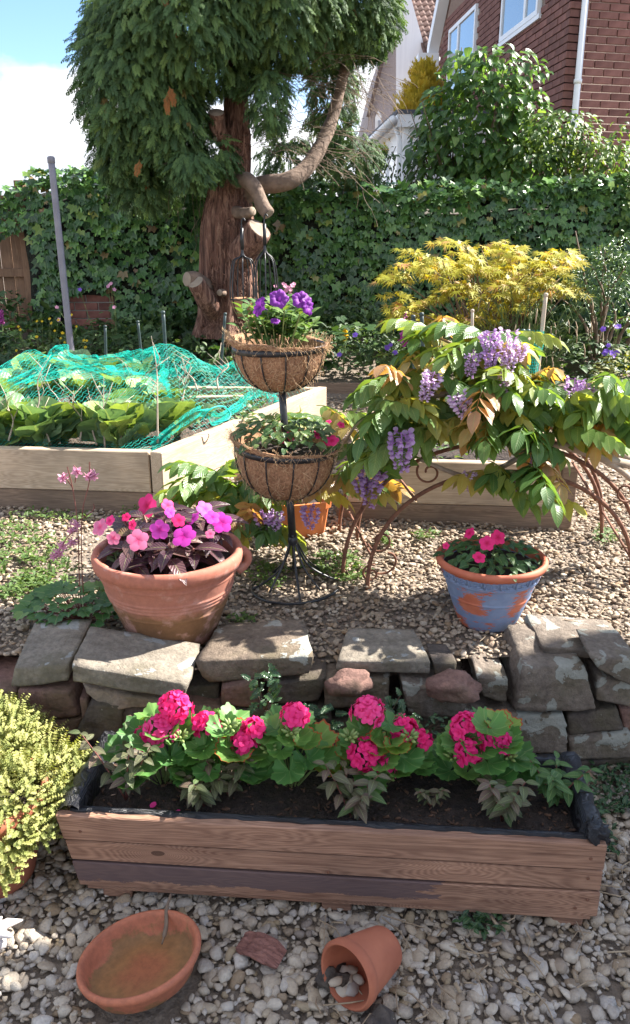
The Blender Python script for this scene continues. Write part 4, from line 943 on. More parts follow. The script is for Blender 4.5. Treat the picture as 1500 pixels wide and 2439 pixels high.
near.sort(key=lambda q: q[0]); far += near[300:]; near = near[:300]
for s, M in near: obj('brick', hb, None, ho, M)
obj('brickwork', join([xf(box(.213, .05, .064), M) for s, M in far]), M_hbrick, ho, None, False, kind='stuff')
M_glass, nt_, b_, o_ = mat('window_glass'); b_.inputs['Base Color'].default_value = (.16, .23, .30, 1); b_.inputs['Roughness'].default_value = .04; b_.inputs['Specular IOR Level'].default_value = 1.0; b_.inputs['Coat Weight'].default_value = 1.0; b_.inputs['Coat Roughness'].default_value = .02
def hwindow(w_, bars):
    a, b, z0, z1 = min(w_[:2]), max(w_[:2]), w_[2], w_[3]
    wo_ = bpy.data.objects.new('window', None); col.objects.link(wo_); wo_.parent = ho; wo_.matrix_basis = Matrix.Translation(DL * ((a + b) / 2) + Vector((0, 0, (z0 + z1) / 2))) @ Matrix.Rotation(math.atan2(DL.y, DL.x), 4, 'Z')
    W, H = b - a, z1 - z0; t = .055
    for nm, bx in (('frame', box(W, .07, t, (0, 0, H / 2 - t / 2))), ('frame', box(W, .07, t, (0, 0, -H / 2 + t / 2))), ('frame', box(t, .068, H - 2 * t, (-W / 2 + t / 2, 0, 0))), ('frame', box(t, .068, H - 2 * t, (W / 2 - t / 2, 0, 0)))): obj(nm, bx, M_white, wo_, None, False)
    xs = [-W / 2 + t] + [-W / 2 + W * q for q in bars] + [W / 2 - t]
    for q in bars: obj('mullion', box(t * 1.2, .064, H - 2 * t, (-W / 2 + W * q, 0, 0)), M_white, wo_, None, False)
    for x0, x1 in zip(xs, xs[1:]): obj('pane', box(x1 - x0, .012, H - 2 * t, ((x0 + x1) / 2, .01, 0)), M_glass, wo_, None, False)
    obj('sill', box(W + .12, .16, .05, (0, -.05 if DL.x < 0 else .05, -H / 2 - .025)), M_white, wo_, None, False)
# outer side of the gable wall is -nL; windows sit in the face
hwindow(w1, [.62]); hwindow(w2, [.33])
M_tile = simple('brown_roof_tile', (.13, .075, .06), (.26, .17, .14), 8, .85, .5, .006, var=.35)
# verge, soffit, gutter and downpipes
rl = (DL * tA + Vector((0, 0, zTop))) - (DL * tE + Vector((0, 0, zE))); e0 = DL * (tE + .25) + Vector((0, 0, zE - .12)) - nL * .12
bb = prism([e0, e0 + rl * 1.05, e0 + rl * 1.05 + Vector((0, 0, .22)), e0 + Vector((0, 0, .22))], -nL * .03); obj('barge_board', bb, M_white, ho, None, False)
obj('soffit', prism([e0 + Vector((0, 0, -.002)), e0 + rl * 1.05 + Vector((0, 0, -.002)), e0 + rl * 1.05 + Vector((0, 0, .02)), e0 + Vector((0, 0, .02))], nL * .14), M_white, ho, None, False)
obj('roof', prism([e0 + Vector((0, 0, .22)), e0 + rl * 1.05 + Vector((0, 0, .22)), e0 + rl * 1.05 + Vector((0, 0, .30)), e0 + Vector((0, 0, .30))], nL * 5 - Vector((0, 0, 0))), M_tile, ho, None, False)
obj('box_end', box(.35, .30, .32, tuple(e0 + Vector((-.02, -.05, -.08)))), M_white, ho, None, False)
dp0 = DL * (tE - .1) - nL * .09; obj('downpipe', tube([dp0 + Vector((0, 0, .5)), dp0 + Vector((0, 0, zE - .55)), dp0 + Vector((-.25, .1, zE - .3))], .05, 10), M_white, ho)
dq = on_plane(1372, 150, HC, DR)[0]; dpp = DR * dq - nR * .07; dp_ = obj('downpipe', tube([dpp + Vector((0, 0, .4)), dpp + Vector((0, 0, zE))], .034, 12), M_white, ho)
for z in (2.05, 3.08, 4.2): obj('pipe_clip', lathe([(.036, -.02), (.043, -.02), (.043, .02), (.036, .02)], 14), M_white, dp_, Matrix.Translation(dpp + Vector((0, 0, z))))

# ================================================================ rendered house further back
YW = 24.0
def W_(px, py, y=YW): return P(px, py, y=y)
M_dash = simple('pebbledash', (.34, .29, .29), (.56, .50, .50), 55, .95, 1.0, .03); M_paint = simple('painted_render', (.66, .68, .73), (.76, .78, .82), 2.5, .8, .3, .01, stretch=(3, 3, .3))
wh = thing('rendered_house', 'white and pebbledash gabled house with brown tiled roof beyond the conifer', 'house', (W_(940, 300).x, YW, 0))
TW = Matrix.Translation(-wh.location)
obj('pebbledash_wall', xf(prism([W_(943, 420), W_(876, 420), W_(876, 272), W_(916, 105), W_(943, 30)], Vector((0, 6, 0))), TW), M_dash, wh, None, False)
obj('painted_wall', xf(prism([W_(1062, 420), W_(943, 420), W_(943, -120), W_(955, -90), W_(1016, 130), W_(1062, 150)], Vector((0, 5.9, 0))), TW), M_paint, wh, None, False)
obj('barge_board', xf(prism([W_(872, 278), W_(880, 278), W_(948, 18), W_(940, 8)], Vector((0, -.25, 0))), TW), simple('dark_verge', (.06, .04, .035), (.12, .08, .07), 10, .8), wh, None, False)
wn = bpy.data.objects.new('window', None); col.objects.link(wn); wn.parent = wh
obj('frame', xf(prism([W_(893, 365), W_(908, 365), W_(908, 275), W_(900, 264), W_(893, 280)], Vector((0, -.05, 0))), TW), M_white, wn, None, False)
obj('pane', xf(prism([W_(900, 350), W_(906, 350), W_(906, 288), W_(900, 288)], Vector((0, -.10, 0))), TW), M_glass, wn, None, False)
# tiled slope right of the painted gable: each tile a piece
rf = bpy.data.objects.new('roof', None); col.objects.link(rf); rf.parent = wh
ra_, rb_ = W_(1022, 140, YW - .6), W_(968, -20, YW + 1.6)
rowd = (rb_ - ra_) / 13; tdir = Vector((1, 0, 0)); slope = Vector((0, rowd.y, rowd.z)).normalized()
tw_ = .165; v, f = [], []
for j, yy in enumerate((-.02, .26)):
    for i in range(9): q = i / 8; v.append(((q - .5) * tw_, yy, .035 * math.sin(q * math.pi * 1.0) ** 2 + (.03 if j == 0 else 0)))
    for i in range(9): q = i / 8; v.append(((q - .5) * tw_, yy, .035 * math.sin(q * math.pi) ** 2 + (.008 if j == 0 else -.02)))
f = [(i, i + 1, i + 19, i + 18) for i in range(8)] + [(i + 9, i + 10, i + 1, i) for i in range(8)]
tm = G(v, f).mesh('roof_tile'); tm.materials.append(M_tile)
for r_ in range(13):
    for k in range(12):
        p = ra_ + rowd * r_ + tdir * (k * tw_ + .06); obj('roof_tile', tm, None, rf, TW @ frame(slope, Vector((0, -slope.z, slope.y)), 0, p, 1))
obj('roof_deck', xf(prism([ra_ + Vector((-.06, .06, -.02)), ra_ + Vector((2.2, .06, -.02)), ra_ + rowd * 13 + Vector((2.2, .06, 0)), ra_ + rowd * 13 + Vector((-.06, .06, 0))], Vector((0, .12, 0))), TW), M_tile, rf, None, False)
obj('gutter', xf(tube([W_(1012, 146, YW - .7), W_(1062, 150, YW - .7)], .12, 8), TW), M_white, wh)
obj('painted_return', xf(prism([W_(1018, 420, YW - .3), W_(1062, 420, YW - .3), W_(1062, 148, YW - .3), W_(1018, 146, YW - .3)], Vector((0, .4, 0))), TW), M_dash, wh, None, False)
# white lean-to with flat roof
YO = 12.0; oc = P(962, 340, y=YO)
ou = thing('garden_room', 'white panelled garden room with flat grey roof and gutter behind the lilac', 'outbuilding', (oc.x, oc.y, 0))
zt = P(962, 292, y=YO).z; dl = Vector((-.075, 1, 0)).normalized(); drr = Vector((1, .12, 0)).normalized(); Lf = 3.2
obj('side_wall', prism([Vector((0, 0, .5)), dl * Lf + Vector((0, 0, .5)), dl * Lf + Vector((0, 0, zt)), Vector((0, 0, zt))], Vector((.08, 0, 0))), M_white, ou, None, False)
obj('front_wall', prism([Vector((.004, .002, .5)), drr * 2.4 + Vector((0, 0, .5)), drr * 2.4 + Vector((0, 0, zt - .003)), Vector((.004, .002, zt - .003))], Vector((0, .08, 0))), M_white, ou, None, False)
roof_ = [Vector((-.12, -.1, zt)), drr * 2.5 + Vector((0, -.1, zt)), drr * 2.5 + dl * 3.4 + Vector((0, 0, zt)), dl * 3.4 + Vector((-.12, 0, zt))]
obj('flat_roof', prism([q + Vector((0, 0, .10)) for q in roof_], Vector((0, 0, .05))), simple('roof_felt', (.05, .055, .07), (.09, .10, .12), 10, .8), ou, None, False)
obj('fascia', prism([q + Vector((.015, .015, -.06)) for q in roof_], Vector((0, 0, .158))), M_white, ou, None, False)
obj('gutter', tube([Vector((-.17, -.12, zt + .02)), dl * 3.4 + Vector((-.17, 0, zt - .02))], .055, 10), M_white, ou); obj('downpipe', tube([Vector((-.13, .1, zt)), Vector((-.05, .1, zt - .2)), Vector((-.05, .1, .5))], .035, 10), M_white, ou)
for k in range(3):
    q = dl * (.35 + k * .9); obj('window_frame', prism([q + Vector((-.012, 0, .9)), q + dl * .75 + Vector((-.012, 0, .9)), q + dl * .75 + Vector((-.012, 0, zt - .25)), q + Vector((-.012, 0, zt - .25))], Vector((.02, 0, 0))), M_white, ou, None, False)
    q = dl * (.42 + k * .9); obj('pane', prism([q + Vector((-.02, 0, .97)), q + dl * .61 + Vector((-.02, 0, .97)), q + dl * .61 + Vector((-.02, 0, zt - .32)), q + Vector((-.02, 0, zt - .32))], Vector((.02, 0, 0))), M_glass, ou, None, False)
# ================================================================ leaf shapes
def fan(pts, cup=.12, droop=.0):
    """flat lobed blade from a list of (angle from +Y, radius)"""
    v, f, uv = [(0, 0, 0)], [], [(0, .5)]
    for t, r in pts: v.append((r * math.sin(t), r * math.cos(t), cup * r * abs(math.sin(t)) - droop * r * r)); uv.append((r, .5 + t / 6.283))
    for i in range(1, len(pts)): f.append((0, i + 1, i))
    return G(v, f, uv)
def lobed(tips, notch, gap=.35):
    """tips: list of (angle, radius) for one side and centre"""
    full = [(-a, r) for a, r in reversed(tips) if a > 0] + tips; o = [(full[0][0] - gap, notch * .5)]
    for i, (a, r) in enumerate(full):
        o.append((a, r))
        if i < len(full) - 1: o.append(((a + full[i + 1][0]) / 2, notch))
    o.append((full[-1][0] + gap, notch * .5)); return o
IVY = [fan([(t, r * .062) for t, r in lobed([(0, 1), (.85, .82 + .08 * k), (1.9, .62)], .58, .5)], .10 + .1 * k, 2.0) for k in range(3)]
MAPLE = [fan([(t, r * .062) for t, r in lobed([(0, 1.0), (.52, .92), (1.05, .74), (1.65, .45)], .26, .3)], .05 + .12 * k, 3.0) for k in range(3)]
HEART = [leaf(.105, .075, lambda t: (math.sin(math.pi * min(1, t ** .55)) ** .8) if 0 < t < 1 else .05, 6, .7 + .3 * k, .35) for k in range(2)]
LANCE = [leaf(.06, .019, None, 4, .6 + .3 * k, .4) for k in range(2)]
OVAL = [leaf(.045, .028, None, 4, .5 + .4 * k, .3) for k in range(2)]

# ================================================================ ivy over the wall
prof = [(-60, 500), (20, 470), (60, 440), (140, 416), (200, 418), (260, 430), (330, 440), (480, 440), (640, 455), (760, 455), (900, 455), (1100, 452), (1250, 446), (1400, 440), (1500, 425), (1700, 420)]
pw = [(P(a, b, y=WY).x, P(a, b, y=WY).z) for a, b in prof]
def ivytop(x):
    for (a, za), (b, zb) in zip(pw, pw[1:]):
        if a <= x <= b: return za + (zb - za) * (x - a) / (b - a)
    return pw[0][1] if x < pw[0][0] else pw[-1][1]
M_ivy = leafmat('ivy_leaf', [(0, (.03, .075, .028)), (.45, (.055, .135, .04)), (.75, (.09, .20, .052)), (.93, (.14, .27, .065)), (.975, (.22, .33, .08)), (.985, (.30, .27, .08)), (1, (.20, .12, .06))], .22, .30, 'palmate', (1.1, 1.2, .5))
iv = thing('ivy_hedge', 'dense dark green ivy smothering the boundary wall behind the flower border', 'ivy', (0, WY, .6))
def ivyd(x, z): return .10 + .11 * noise.noise(Vector((x * 1.3, z * 1.6, 4))) + .06 * noise.noise(Vector((x * 4, z * 4, 9)))
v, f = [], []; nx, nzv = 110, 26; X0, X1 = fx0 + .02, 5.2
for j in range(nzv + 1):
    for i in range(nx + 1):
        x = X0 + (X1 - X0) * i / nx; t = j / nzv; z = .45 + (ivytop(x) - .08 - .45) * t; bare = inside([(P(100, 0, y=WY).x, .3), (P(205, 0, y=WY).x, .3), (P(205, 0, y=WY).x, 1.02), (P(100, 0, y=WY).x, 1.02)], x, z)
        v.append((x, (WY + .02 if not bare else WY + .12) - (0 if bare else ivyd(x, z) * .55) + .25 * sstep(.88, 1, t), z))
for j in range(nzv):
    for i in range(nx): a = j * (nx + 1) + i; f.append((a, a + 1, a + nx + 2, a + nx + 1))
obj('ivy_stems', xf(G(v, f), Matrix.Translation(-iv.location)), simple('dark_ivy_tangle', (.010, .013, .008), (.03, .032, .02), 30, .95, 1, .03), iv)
ms = []
bx0, bx1 = P(98, 0, y=WY).x, P(205, 0, y=WY).x
for i in range(12500):
    x = rnd.uniform(fx0 - .25, X1); zt_ = ivytop(x); top = rnd.random() < .22
    if top: z = zt_ - .10 + .16 * rnd.random() + .05 * noise.noise(Vector((x * 5, 0, 3))); y = WY + rnd.uniform(-.22, .25)
    else:
        z = .5 + (zt_ - .5) * rnd.random(); y = WY - ivyd(x, z) - rnd.uniform(-.01, .05)
    if bx0 - .06 < x < bx1 + .06 and .5 < z < 1.06 + .1 * noise.noise(Vector((x * 9, 0, 0))): continue
    if x < fx0 + .1 and z < 1.62 + .3 * noise.noise(Vector((z * 5, 1, 0))) - .25 * (fx0 + .1 - x): continue
    d = Vector((jit(.7), -.25 - rnd.random() * .4, -.85)) if not top else Vector((jit(.8), -.5 + jit(.5), jit(.6)))
    up = Vector((jit(.5), -1, .45 + jit(.5))) if not top else Vector((jit(.5), -.5, .9))
    ms.append((y + z * .1 + (0 if x > -1 else .2), frame(d, up, 0, Vector((x, y, z)) - iv.location, .42 + 1.0 * rnd.random() ** 1.3)))
ms.sort(key=lambda q: q[0]); first = ms[:900]; rnd.shuffle(first); ms = [q[1] for q in first + ms[900:]]
leaves(iv, 'leaf', ms, IVY, M_ivy)

# ================================================================ conifer
M_bark, nt_, b_, o_ = mat('stringy_red_bark')
c_ = coords(nt_, (15, 15, .9)); g_ = nz(nt_, c_.outputs[0], 2.6, 10, .72, .7)
cb_ = ramp(nt_, [(.36, (.045, .02, .014)), (.49, (.22, .105, .072)), (.62, (.46, .27, .19))], g_).outputs[0]
cb_ = mix(nt_, .4, cb_, ramp(nt_, [(.3, (.5, .5, .5)), (.7, (1.2, 1.1, 1.05))], nz(nt_, coords(nt_).outputs[0], 4, 5)).outputs[0], 'MULTIPLY')
L_(nt_, cb_, b_.inputs['Base Color']); b_.inputs['Roughness'].default_value = .92; bump(nt_, b_, g_, 1.0, .05)
M_limb = simple('grey_brown_limb', (.10, .068, .05), (.24, .165, .12), 14, .9, .8, .01, stretch=(1, 1, 1)); M_cut = simple('sawn_end', (.24, .18, .13), (.36, .29, .22), 12, .85, .3)
TY = 7.15
ct = thing('conifer_tree', 'big clipped cypress with stringy red trunk, sawn limbs and dense green foliage', 'tree', P(545, 760, y=TY))
CT = Matrix.Translation(-ct.location)
def trunkmesh(path, rads, n=30, seed=1.0, flute=.20):
    pts = smoothpath(path, 6); m_ = len(pts); v, f, uv = [], [], []
    rr = np.interp(np.linspace(0, 1, m_), np.linspace(0, 1, len(rads)), rads)
    for i, p in enumerate(pts):
        for k in range(n):
            a = 2 * math.pi * k / n; q = noise.noise(Vector((math.cos(a) * 2.6, math.sin(a) * 2.6, p.z * .9 + seed))) + .5 * noise.noise(Vector((math.cos(a) * 7, math.sin(a) * 7, p.z * 1.4 + seed))) + .55 * (.35 - abs(noise.noise(Vector((math.cos(a) * 11, math.sin(a) * 11, p.z * 1.1 + seed * 2)))))
            r = rr[i] * (1 + flute * q); v.append((p.x + r * math.cos(a), p.y + r * math.sin(a), p.z)); uv.append((k / n, i / m_))
    for i in range(m_ - 1):
        for k in range(n): k2 = (k + 1) % n; f.append((i * n + k, i * n + k2, (i + 1) * n + k2, (i + 1) * n + k))
    return G(v, f, uv)
obj('trunk', xf(trunkmesh([P(548, 800, y=TY), P(545, 745, y=TY), P(543, 640, y=TY), P(540, 540, y=TY), P(545, 450, y=TY), P(560, 360, y=TY), P(563, 250, y=TY + .05), P(560, 100, y=TY + .1), P(555, -150, y=TY + .15)], [.31, .25, .225, .205, .155, .12, .10, .085, .06], 110), CT), M_bark, ct)
a_s, b_s = [], []; tp_ = smoothpath([P(548, 800, y=TY), P(545, 745, y=TY), P(543, 640, y=TY), P(540, 540, y=TY), P(545, 450, y=TY), P(560, 360, y=TY), P(563, 250, y=TY + .05)], 8); tr__ = np.interp(np.linspace(0, 1, len(tp_)), np.linspace(0, 1, 7), [.31, .25, .225, .205, .155, .12, .10])
for i in range(420):
    k = rnd.randrange(0, len(tp_) - 12); an = rnd.uniform(math.pi, 2 * math.pi); n_ = rnd.randrange(4, 11); pr_ = None
    for q in range(n_):
        a_ = an + .05 * q * jit(1); rr_ = tr__[k + q] * (1.03 + (.06 * rnd.random() if q == 0 else .02)); c__ = tp_[k + q] + Vector((rr_ * math.cos(a_), rr_ * math.sin(a_), 0))
        if pr_ is not None: a_s.append(pr_[:]); b_s.append(c__[:])
        pr_ = c__
obj('bark_strips', xf(wires(a_s, b_s, .0042), CT), M_bark, ct, smooth=False, kind='stuff')
def limb(name, path, r0, r1, m, cut=True, k=7):
    p = smoothpath(path, k); n = len(p); o = obj(name, xf(tube(p, [r0 + (r1 - r0) * i / (n - 1) + .1 * r0 * noise.noise(p[i] * 9) for i in range(n)], 12), CT), m, ct)
    if cut:
        d = (p[-1] - p[-2]).normalized(); obj('sawn_end', xf(lathe([(0, .006), (r1 * .8, .006), (r1 * .93, .002)], 14), CT @ Matrix.Translation(p[-1]) @ d.to_track_quat('Z', 'Y').to_matrix().to_4x4()), M_cut, o)
    return o
limb('limb', [P(575, 470, y=TY), P(620, 442, y=TY - .05), P(680, 433, y=TY - .1), P(725, 405, y=TY), P(765, 345, y=TY + .15), P(795, 270, y=TY + .3), P(825, 150, y=TY + .4)], .085, .045, M_limb, False)
limb('limb_stub', [P(560, 432, y=TY - .1), P(588, 430, y=TY - .28), P(610, 455, y=TY - .36), P(625, 490, y=TY - .40), P(640, 510, y=TY - .43)], .065, .052, M_limb)
limb('limb_stub', [P(560, 505, y=TY - .15), P(585, 508, y=TY - .26), P(601, 503, y=TY - .33)], .05, .036, M_limb)
limb('limb_stub', [P(560, 620, y=TY - .1), P(590, 585, y=TY - .22), P(618, 545, y=TY - .30)], .125, .105, M_bark)
limb('limb_stub', [P(540, 345, y=TY - .05), P(520, 315, y=TY - .2), P(516, 285, y=TY - .24), P(515, 268, y=TY - .27)], .07, .062, M_bark)
limb('limb_stub', [P(520, 760, y=TY - .1), P(495, 720, y=TY - .3), P(466, 672, y=TY - .42)], .10, .07, M_bark); limb('limb_stub', [P(500, 690, y=TY - .1), P(470, 668, y=TY - .3), P(445, 665, y=TY - .38)], .07, .06, M_limb)
limb('limb_stub', [P(540, 700, y=TY - .15), P(528, 697, y=TY - .3), P(523, 697, y=TY - .34)], .03, .028, M_limb); limb('limb_stub', [P(520, 335, y=TY - .1), P(512, 331, y=TY - .25)], .02, .018, M_limb)
def frond(seed):
    r_ = random.Random(seed); gs = [tube([(0, 0, 0), (0, .07, -.004), (0, .14, -.022)], [.002, .0015, .0007], 3, False)]
    for i in range(13):
        t = .1 + .9 * i / 13; s = 1 if i % 2 else -1; l = .062 * (1 - .55 * t) * r_.uniform(.8, 1.2); a = s * (.55 + .25 * r_.random())
        base = Vector((0, .14 * t, -.022 * t * t)); M = Matrix.Translation(base) @ Matrix.Rotation(-a, 4, 'Z') @ Matrix.Rotation(-.15 + r_.uniform(-.3, .15), 4, 'X')
        gs.append(xf(leaf(l, .012, lambda q: .35 + .65 * math.sin(math.pi * q), 2, .5, .3), M))
        for b_ in (-1, 1): gs.append(xf(leaf(l * .5, .009, None, 2, .5, .3), M @ Matrix.Translation((0, l * .4, 0)) @ Matrix.Rotation(b_ * .6, 4, 'Z')))
    return join(gs)
FR = [frond(i) for i in range(4)]
M_con = leafmat('cypress_spray', [(0, (.05, .105, .045)), (.5, (.09, .17, .065)), (.86, (.14, .235, .08)), (.994, (.2, .30, .09)), (.997, (.26, .12, .045)), (1, (.30, .14, .06))], .28, .55, 'pinnate', (1.2, 1.2, .55), spec=.3)
LOBES = [(330, 190, 7.0, 138, 190, .62, 2500), (300, 80, 7.2, 85, 110, .5, 850), (450, 60, 6.9, 190, 150, .7, 2500), (650, 20, 7.1, 190, 135, .7, 2500), (835, 15, 7.3, 118, 105, .5, 1300), (315, 350, 7.05, 85, 80, .4, 850), (410, 285, 6.9, 80, 110, .4, 1100),
         (640, 235, 6.85, 42, 78, .22, 240), (790, 230, 7.9, 60, 110, .35, 480), (840, 380, 8.0, 70, 62, .4, 380), (455, 395, 6.65, 52, 34, .2, 300), (345, 450, 7.25, 85, 40, .35, 260), (550, -170, 7.2, 400, 160, 1.1, 1500), (700, 380, 8.1, 90, 60, .3, 260), (530, 370, 6.85, 24, 45, .12, 70), (885, 75, 7.3, 45, 48, .3, 150)]
ms = []
for cx, cy, yy, rx, rz, ry, n in LOBES:
    c = P(cx, cy, y=yy); mp_ = (c - Vector((0, 0, CAMZ))).length * math.cos(math.atan2(abs(1219 - cy), F)) / F
    for i in range(n):
        u = Vector((rnd.gauss(0, 1), rnd.gauss(0, 1), rnd.gauss(0, 1))).normalized(); k = rnd.uniform(.55, 1.0) ** .5 * (1 + .16 * noise.noise(u * 2.6 + Vector((cx, cy, 0)) * .01))
        if u.y > .55 and rnd.random() < .6: u.y *= -1
        p = c + Vector((u.x * rx * mp_, u.y * ry, u.z * rz * mp_)) * k
        d = Vector((u.x * .7 + jit(.5), u.y * .6 - .15 + jit(.4), -.75 + u.z * .35 + jit(.4))); ms.append(frame(d, u + Vector((jit(.5), jit(.5), .2)), 0, p - ct.location, rnd.uniform(.55, 1.0)))
scatter('crown', ms, FR, M_con, ct)
M_brown = leafmat('dead_cypress_spray', [(0, (.34, .13, .045)), (1, (.42, .18, .07))], .3, .7, 'pinnate', (1.1, .9, .5), spec=.2)
FRB = [frond(i + 30).mesh('dead_spray') for i in range(2)]
for q in FRB: q.materials.append(M_brown)
for i, (px, py) in enumerate(((402, 205), (396, 222), (408, 212), (394, 238), (356, 45), (414, 60), (332, 380))): obj('dead_spray', FRB[i % 2], None, ct, frame((jit(.3), -.3, -1), (jit(.4), -1, .2), 0, P(px, py, y=6.3) - ct.location, rnd.uniform(.6, .8) if py > 100 else .5))
a0, b0 = [], []
def twig(p, d, l, n=7, droop=.12):
    q = Vector(p); d = Vector(d).normalized()
    for i in range(n):
        r = q + d * l / n; a0.append(q[:]); b0.append(r[:]); q = r; d = (d + Vector((jit(.22), jit(.22), jit(.22) - droop * .5))).normalized()
        if i in (2, 4) and l > .25: twig2.append((q.copy(), (d + Vector((jit(.9), jit(.5), jit(.7)))).normalized(), l * .5))
for px, py, dx, dz, n in ((600, 330, 1, .0, 15), (590, 160, 1, -.1, 18), (770, 300, 1, -.4, 6), (760, 370, 1, -.25, 9), (720, 200, .8, .2, 10), (480, 330, -.5, -.6, 14), (800, 190, .9, -.2, 10), (860, 150, .6, -.7, 6)):
    for i in range(n):
        twig2 = []; twig(P(px + jit(30), py + jit(30), y=7.1 + jit(.3)), (dx + jit(.5), jit(.5), dz + jit(.45)), rnd.uniform(.25, .75))
        for q in list(twig2): twig(*q)
obj('dead_twigs', xf(wires(a0, b0, .0019), CT), M_bstem, ct, smooth=False, kind='stuff')
# hanging baskets on the sawn limbs
def hanging(px, py, yy, drop, r, lab, liner):
    top = P(px, py, y=yy); t = thing('hanging_basket', lab, 'hanging basket', top - Vector((0, 0, drop)))
    obj('hook', tube(smoothpath([(0, 0, drop - .12), (0, 0, drop), (.015, 0, drop + .03), (.03, 0, drop + .01)], 4), .006, 6), M_black, t)
    obj('ferrule', tube([(0, 0, drop - .20), (0, 0, drop - .04)], .014, 8), M_black, t)
    for k in range(7):
        a = 2 * math.pi * k / 7 + .3; ca, sa_ = math.cos(a), math.sin(a)
        obj('strand', tube(smoothpath([(.006 * ca, .006 * sa_, drop - .10), (.010 * ca, .010 * sa_, drop - .24), (r * .75 * ca, r * .75 * sa_, drop * .50), (r * ca, r * sa_, drop * .22), (r * ca, r * sa_, 0), (r * .7 * ca, r * .7 * sa_, -.10), (0, 0, -.16)], 6), .0058, 6), M_black, t)
    obj('hoop', tube([(r * math.cos(q * .2618), r * math.sin(q * .2618), 0) for q in range(25)], .006, 6), M_black, t)
    if liner: obj('liner', lathe([(0, -.15), (r * .55, -.13), (r * .9, -.06), (r * .98, .0), (r * .95, .01), (r * .85, .0), (r * .5, -.03), (0, -.03)], 30), M_coir, t)
hanging(575, 530, 6.62, .575, .105, 'black hanging basket with coir lining hung before the cypress trunk', True)
hanging(629, 520, 6.66, .64, .10, 'empty black hanging basket frame below the sawn curved limb', False)

# ================================================================ shrubs beyond the hedge
def shrub(name, lab, cat, base, lobes, protos, m, n_stems, stem_m, droop=.6, s0=.75, s1=1.25, limit=300, layer=False):
    t = thing(name, lab, cat, base); ms = []; cents = []
    for cx, cy, yy, rx, rz, ry, n in lobes:
        c = P(cx, cy, y=yy); mp_ = c.y / math.cos(PITCH) / F * 1.0; cents.append(c)
        for i in range(n):
            u = Vector((rnd.gauss(0, 1), rnd.gauss(0, 1), rnd.gauss(0, 1))).normalized(); k = rnd.uniform(.35, 1) ** .5 * (1 + .22 * noise.noise(u * 3 + Vector((cx, cy, 0)) * .01))
            p = c + Vector((u.x * rx * mp_, u.y * ry, u.z * rz * mp_)) * k
            d = Vector((u.x + jit(.6), u.y - .2 + jit(.6), -droop + u.z * .4 + jit(.5))) if not layer else Vector((u.x + jit(.8), u.y - .3 + jit(.8), -.35 + jit(.3)))
            ms.append((p.y - (.4 if u.z > .3 else 0), frame(d, Vector((u.x * .6 + jit(.5), u.y * .4 - .4 + jit(.4), .9)), 0, p - t.location, rnd.uniform(s0, s1))))
    ms.sort(key=lambda q: q[0]); leaves(t, 'leaf', [q[1] for q in ms], protos, m, limit)
    gs = []
    for i in range(n_stems):
        c = rnd.choice(cents); e = c + Vector((jit(.35), jit(.25), jit(.25))); b0_ = Vector(base) + Vector((jit(.12), jit(.1), 0)); mid = (b0_ + e) / 2 + Vector((jit(.15), jit(.1), .1))
        gs.append(tube(smoothpath([b0_, mid, e], 6), [.016 - .012 * k / 12 for k in range(13)], 6))
    obj('stems', xf(join(gs), Matrix.Translation(-t.location)), stem_m, t); return t
M_lilac = leafmat('lilac_leaf', [(0, (.05, .12, .04)), (.5, (.085, .19, .055)), (.85, (.14, .27, .07)), (1, (.22, .34, .09))], .5, .33)
shrub('lilac_bush', 'tall lilac bush with heart shaped leaves in front of the brick house', 'bush', (P(1130, 420, y=8.9).x, 8.9, .6),
      [(1130, 300, 8.6, 115, 120, .5, 620), (1180, 215, 8.5, 95, 80, .4, 270), (1070, 385, 8.5, 85, 75, .4, 330), (1250, 310, 8.5, 55, 65, .35, 150), (1110, 170, 8.5, 45, 48, .3, 60), (1220, 400, 8.4, 115, 55, .4, 360), (1250, 190, 8.5, 45, 50, .25, 55), (1050, 270, 8.5, 40, 60, .25, 60)], HEART, M_lilac, 34, M_bstem)
M_pale = leafmat('pale_shrub_leaf', [(0, (.06, .13, .035)), (.5, (.11, .21, .05)), (1, (.24, .33, .07))], .45, .4)
shrub('climber_bush', 'pale yellow green climber sprawling over the ivy against the brick house', 'bush', (P(1400, 430, y=8.4).x, 8.4, .6),
      [(1330, 310, 8.2, 80, 42, .3, 420), (1290, 370, 8.2, 90, 50, .3, 420), (1440, 420, 8.1, 90, 70, .35, 600), (1400, 370, 8.3, 60, 40, .3, 220), (1490, 350, 8.3, 40, 60, .3, 120), (1480, 520, 7.9, 60, 70, .3, 260)], [leaf(.075, .04, None, 4, .9, .35), leaf(.06, .035, None, 4, .5, .35)], M_pale, 18, M_bstem)
M_gold = leafmat('golden_conifer_spray', [(0, (.50, .42, .05)), (.6, (.66, .54, .07)), (1, (.75, .60, .12))], .5, .5, 'pinnate', (1.1, 1.0, .5), spec=.3)
gc = thing('golden_conifer', 'slim golden yellow conifer rising behind the white garden room', 'tree', (P(990, 340, y=13.6).x, 13.6, .5)); ms = []
for i in range(900):
    t = rnd.random() ** .8; z = P(990, 385, y=13.6).z + t * 1.25; a = rnd.uniform(0, 6.283); r = (.42 * (1 - t) ** .8 + .02) * rnd.uniform(.5, 1.1); q = P(992 + 14 * t, 300, y=13.6)
    ms.append(frame((math.cos(a), math.sin(a), .8 + jit(.4)), (math.cos(a), math.sin(a), -.2), 0, Vector((q.x + r * math.cos(a), 13.6 + r * math.sin(a), z)) - gc.location, rnd.uniform(1.0, 1.8)))
scatter('crown', ms, FR, M_gold, gc); obj('trunk', tube([(0, 0, 0), (.03, 0, 1.8), (.05, 0, 3.2)], [.08, .05, .01], 8), M_bark, gc)
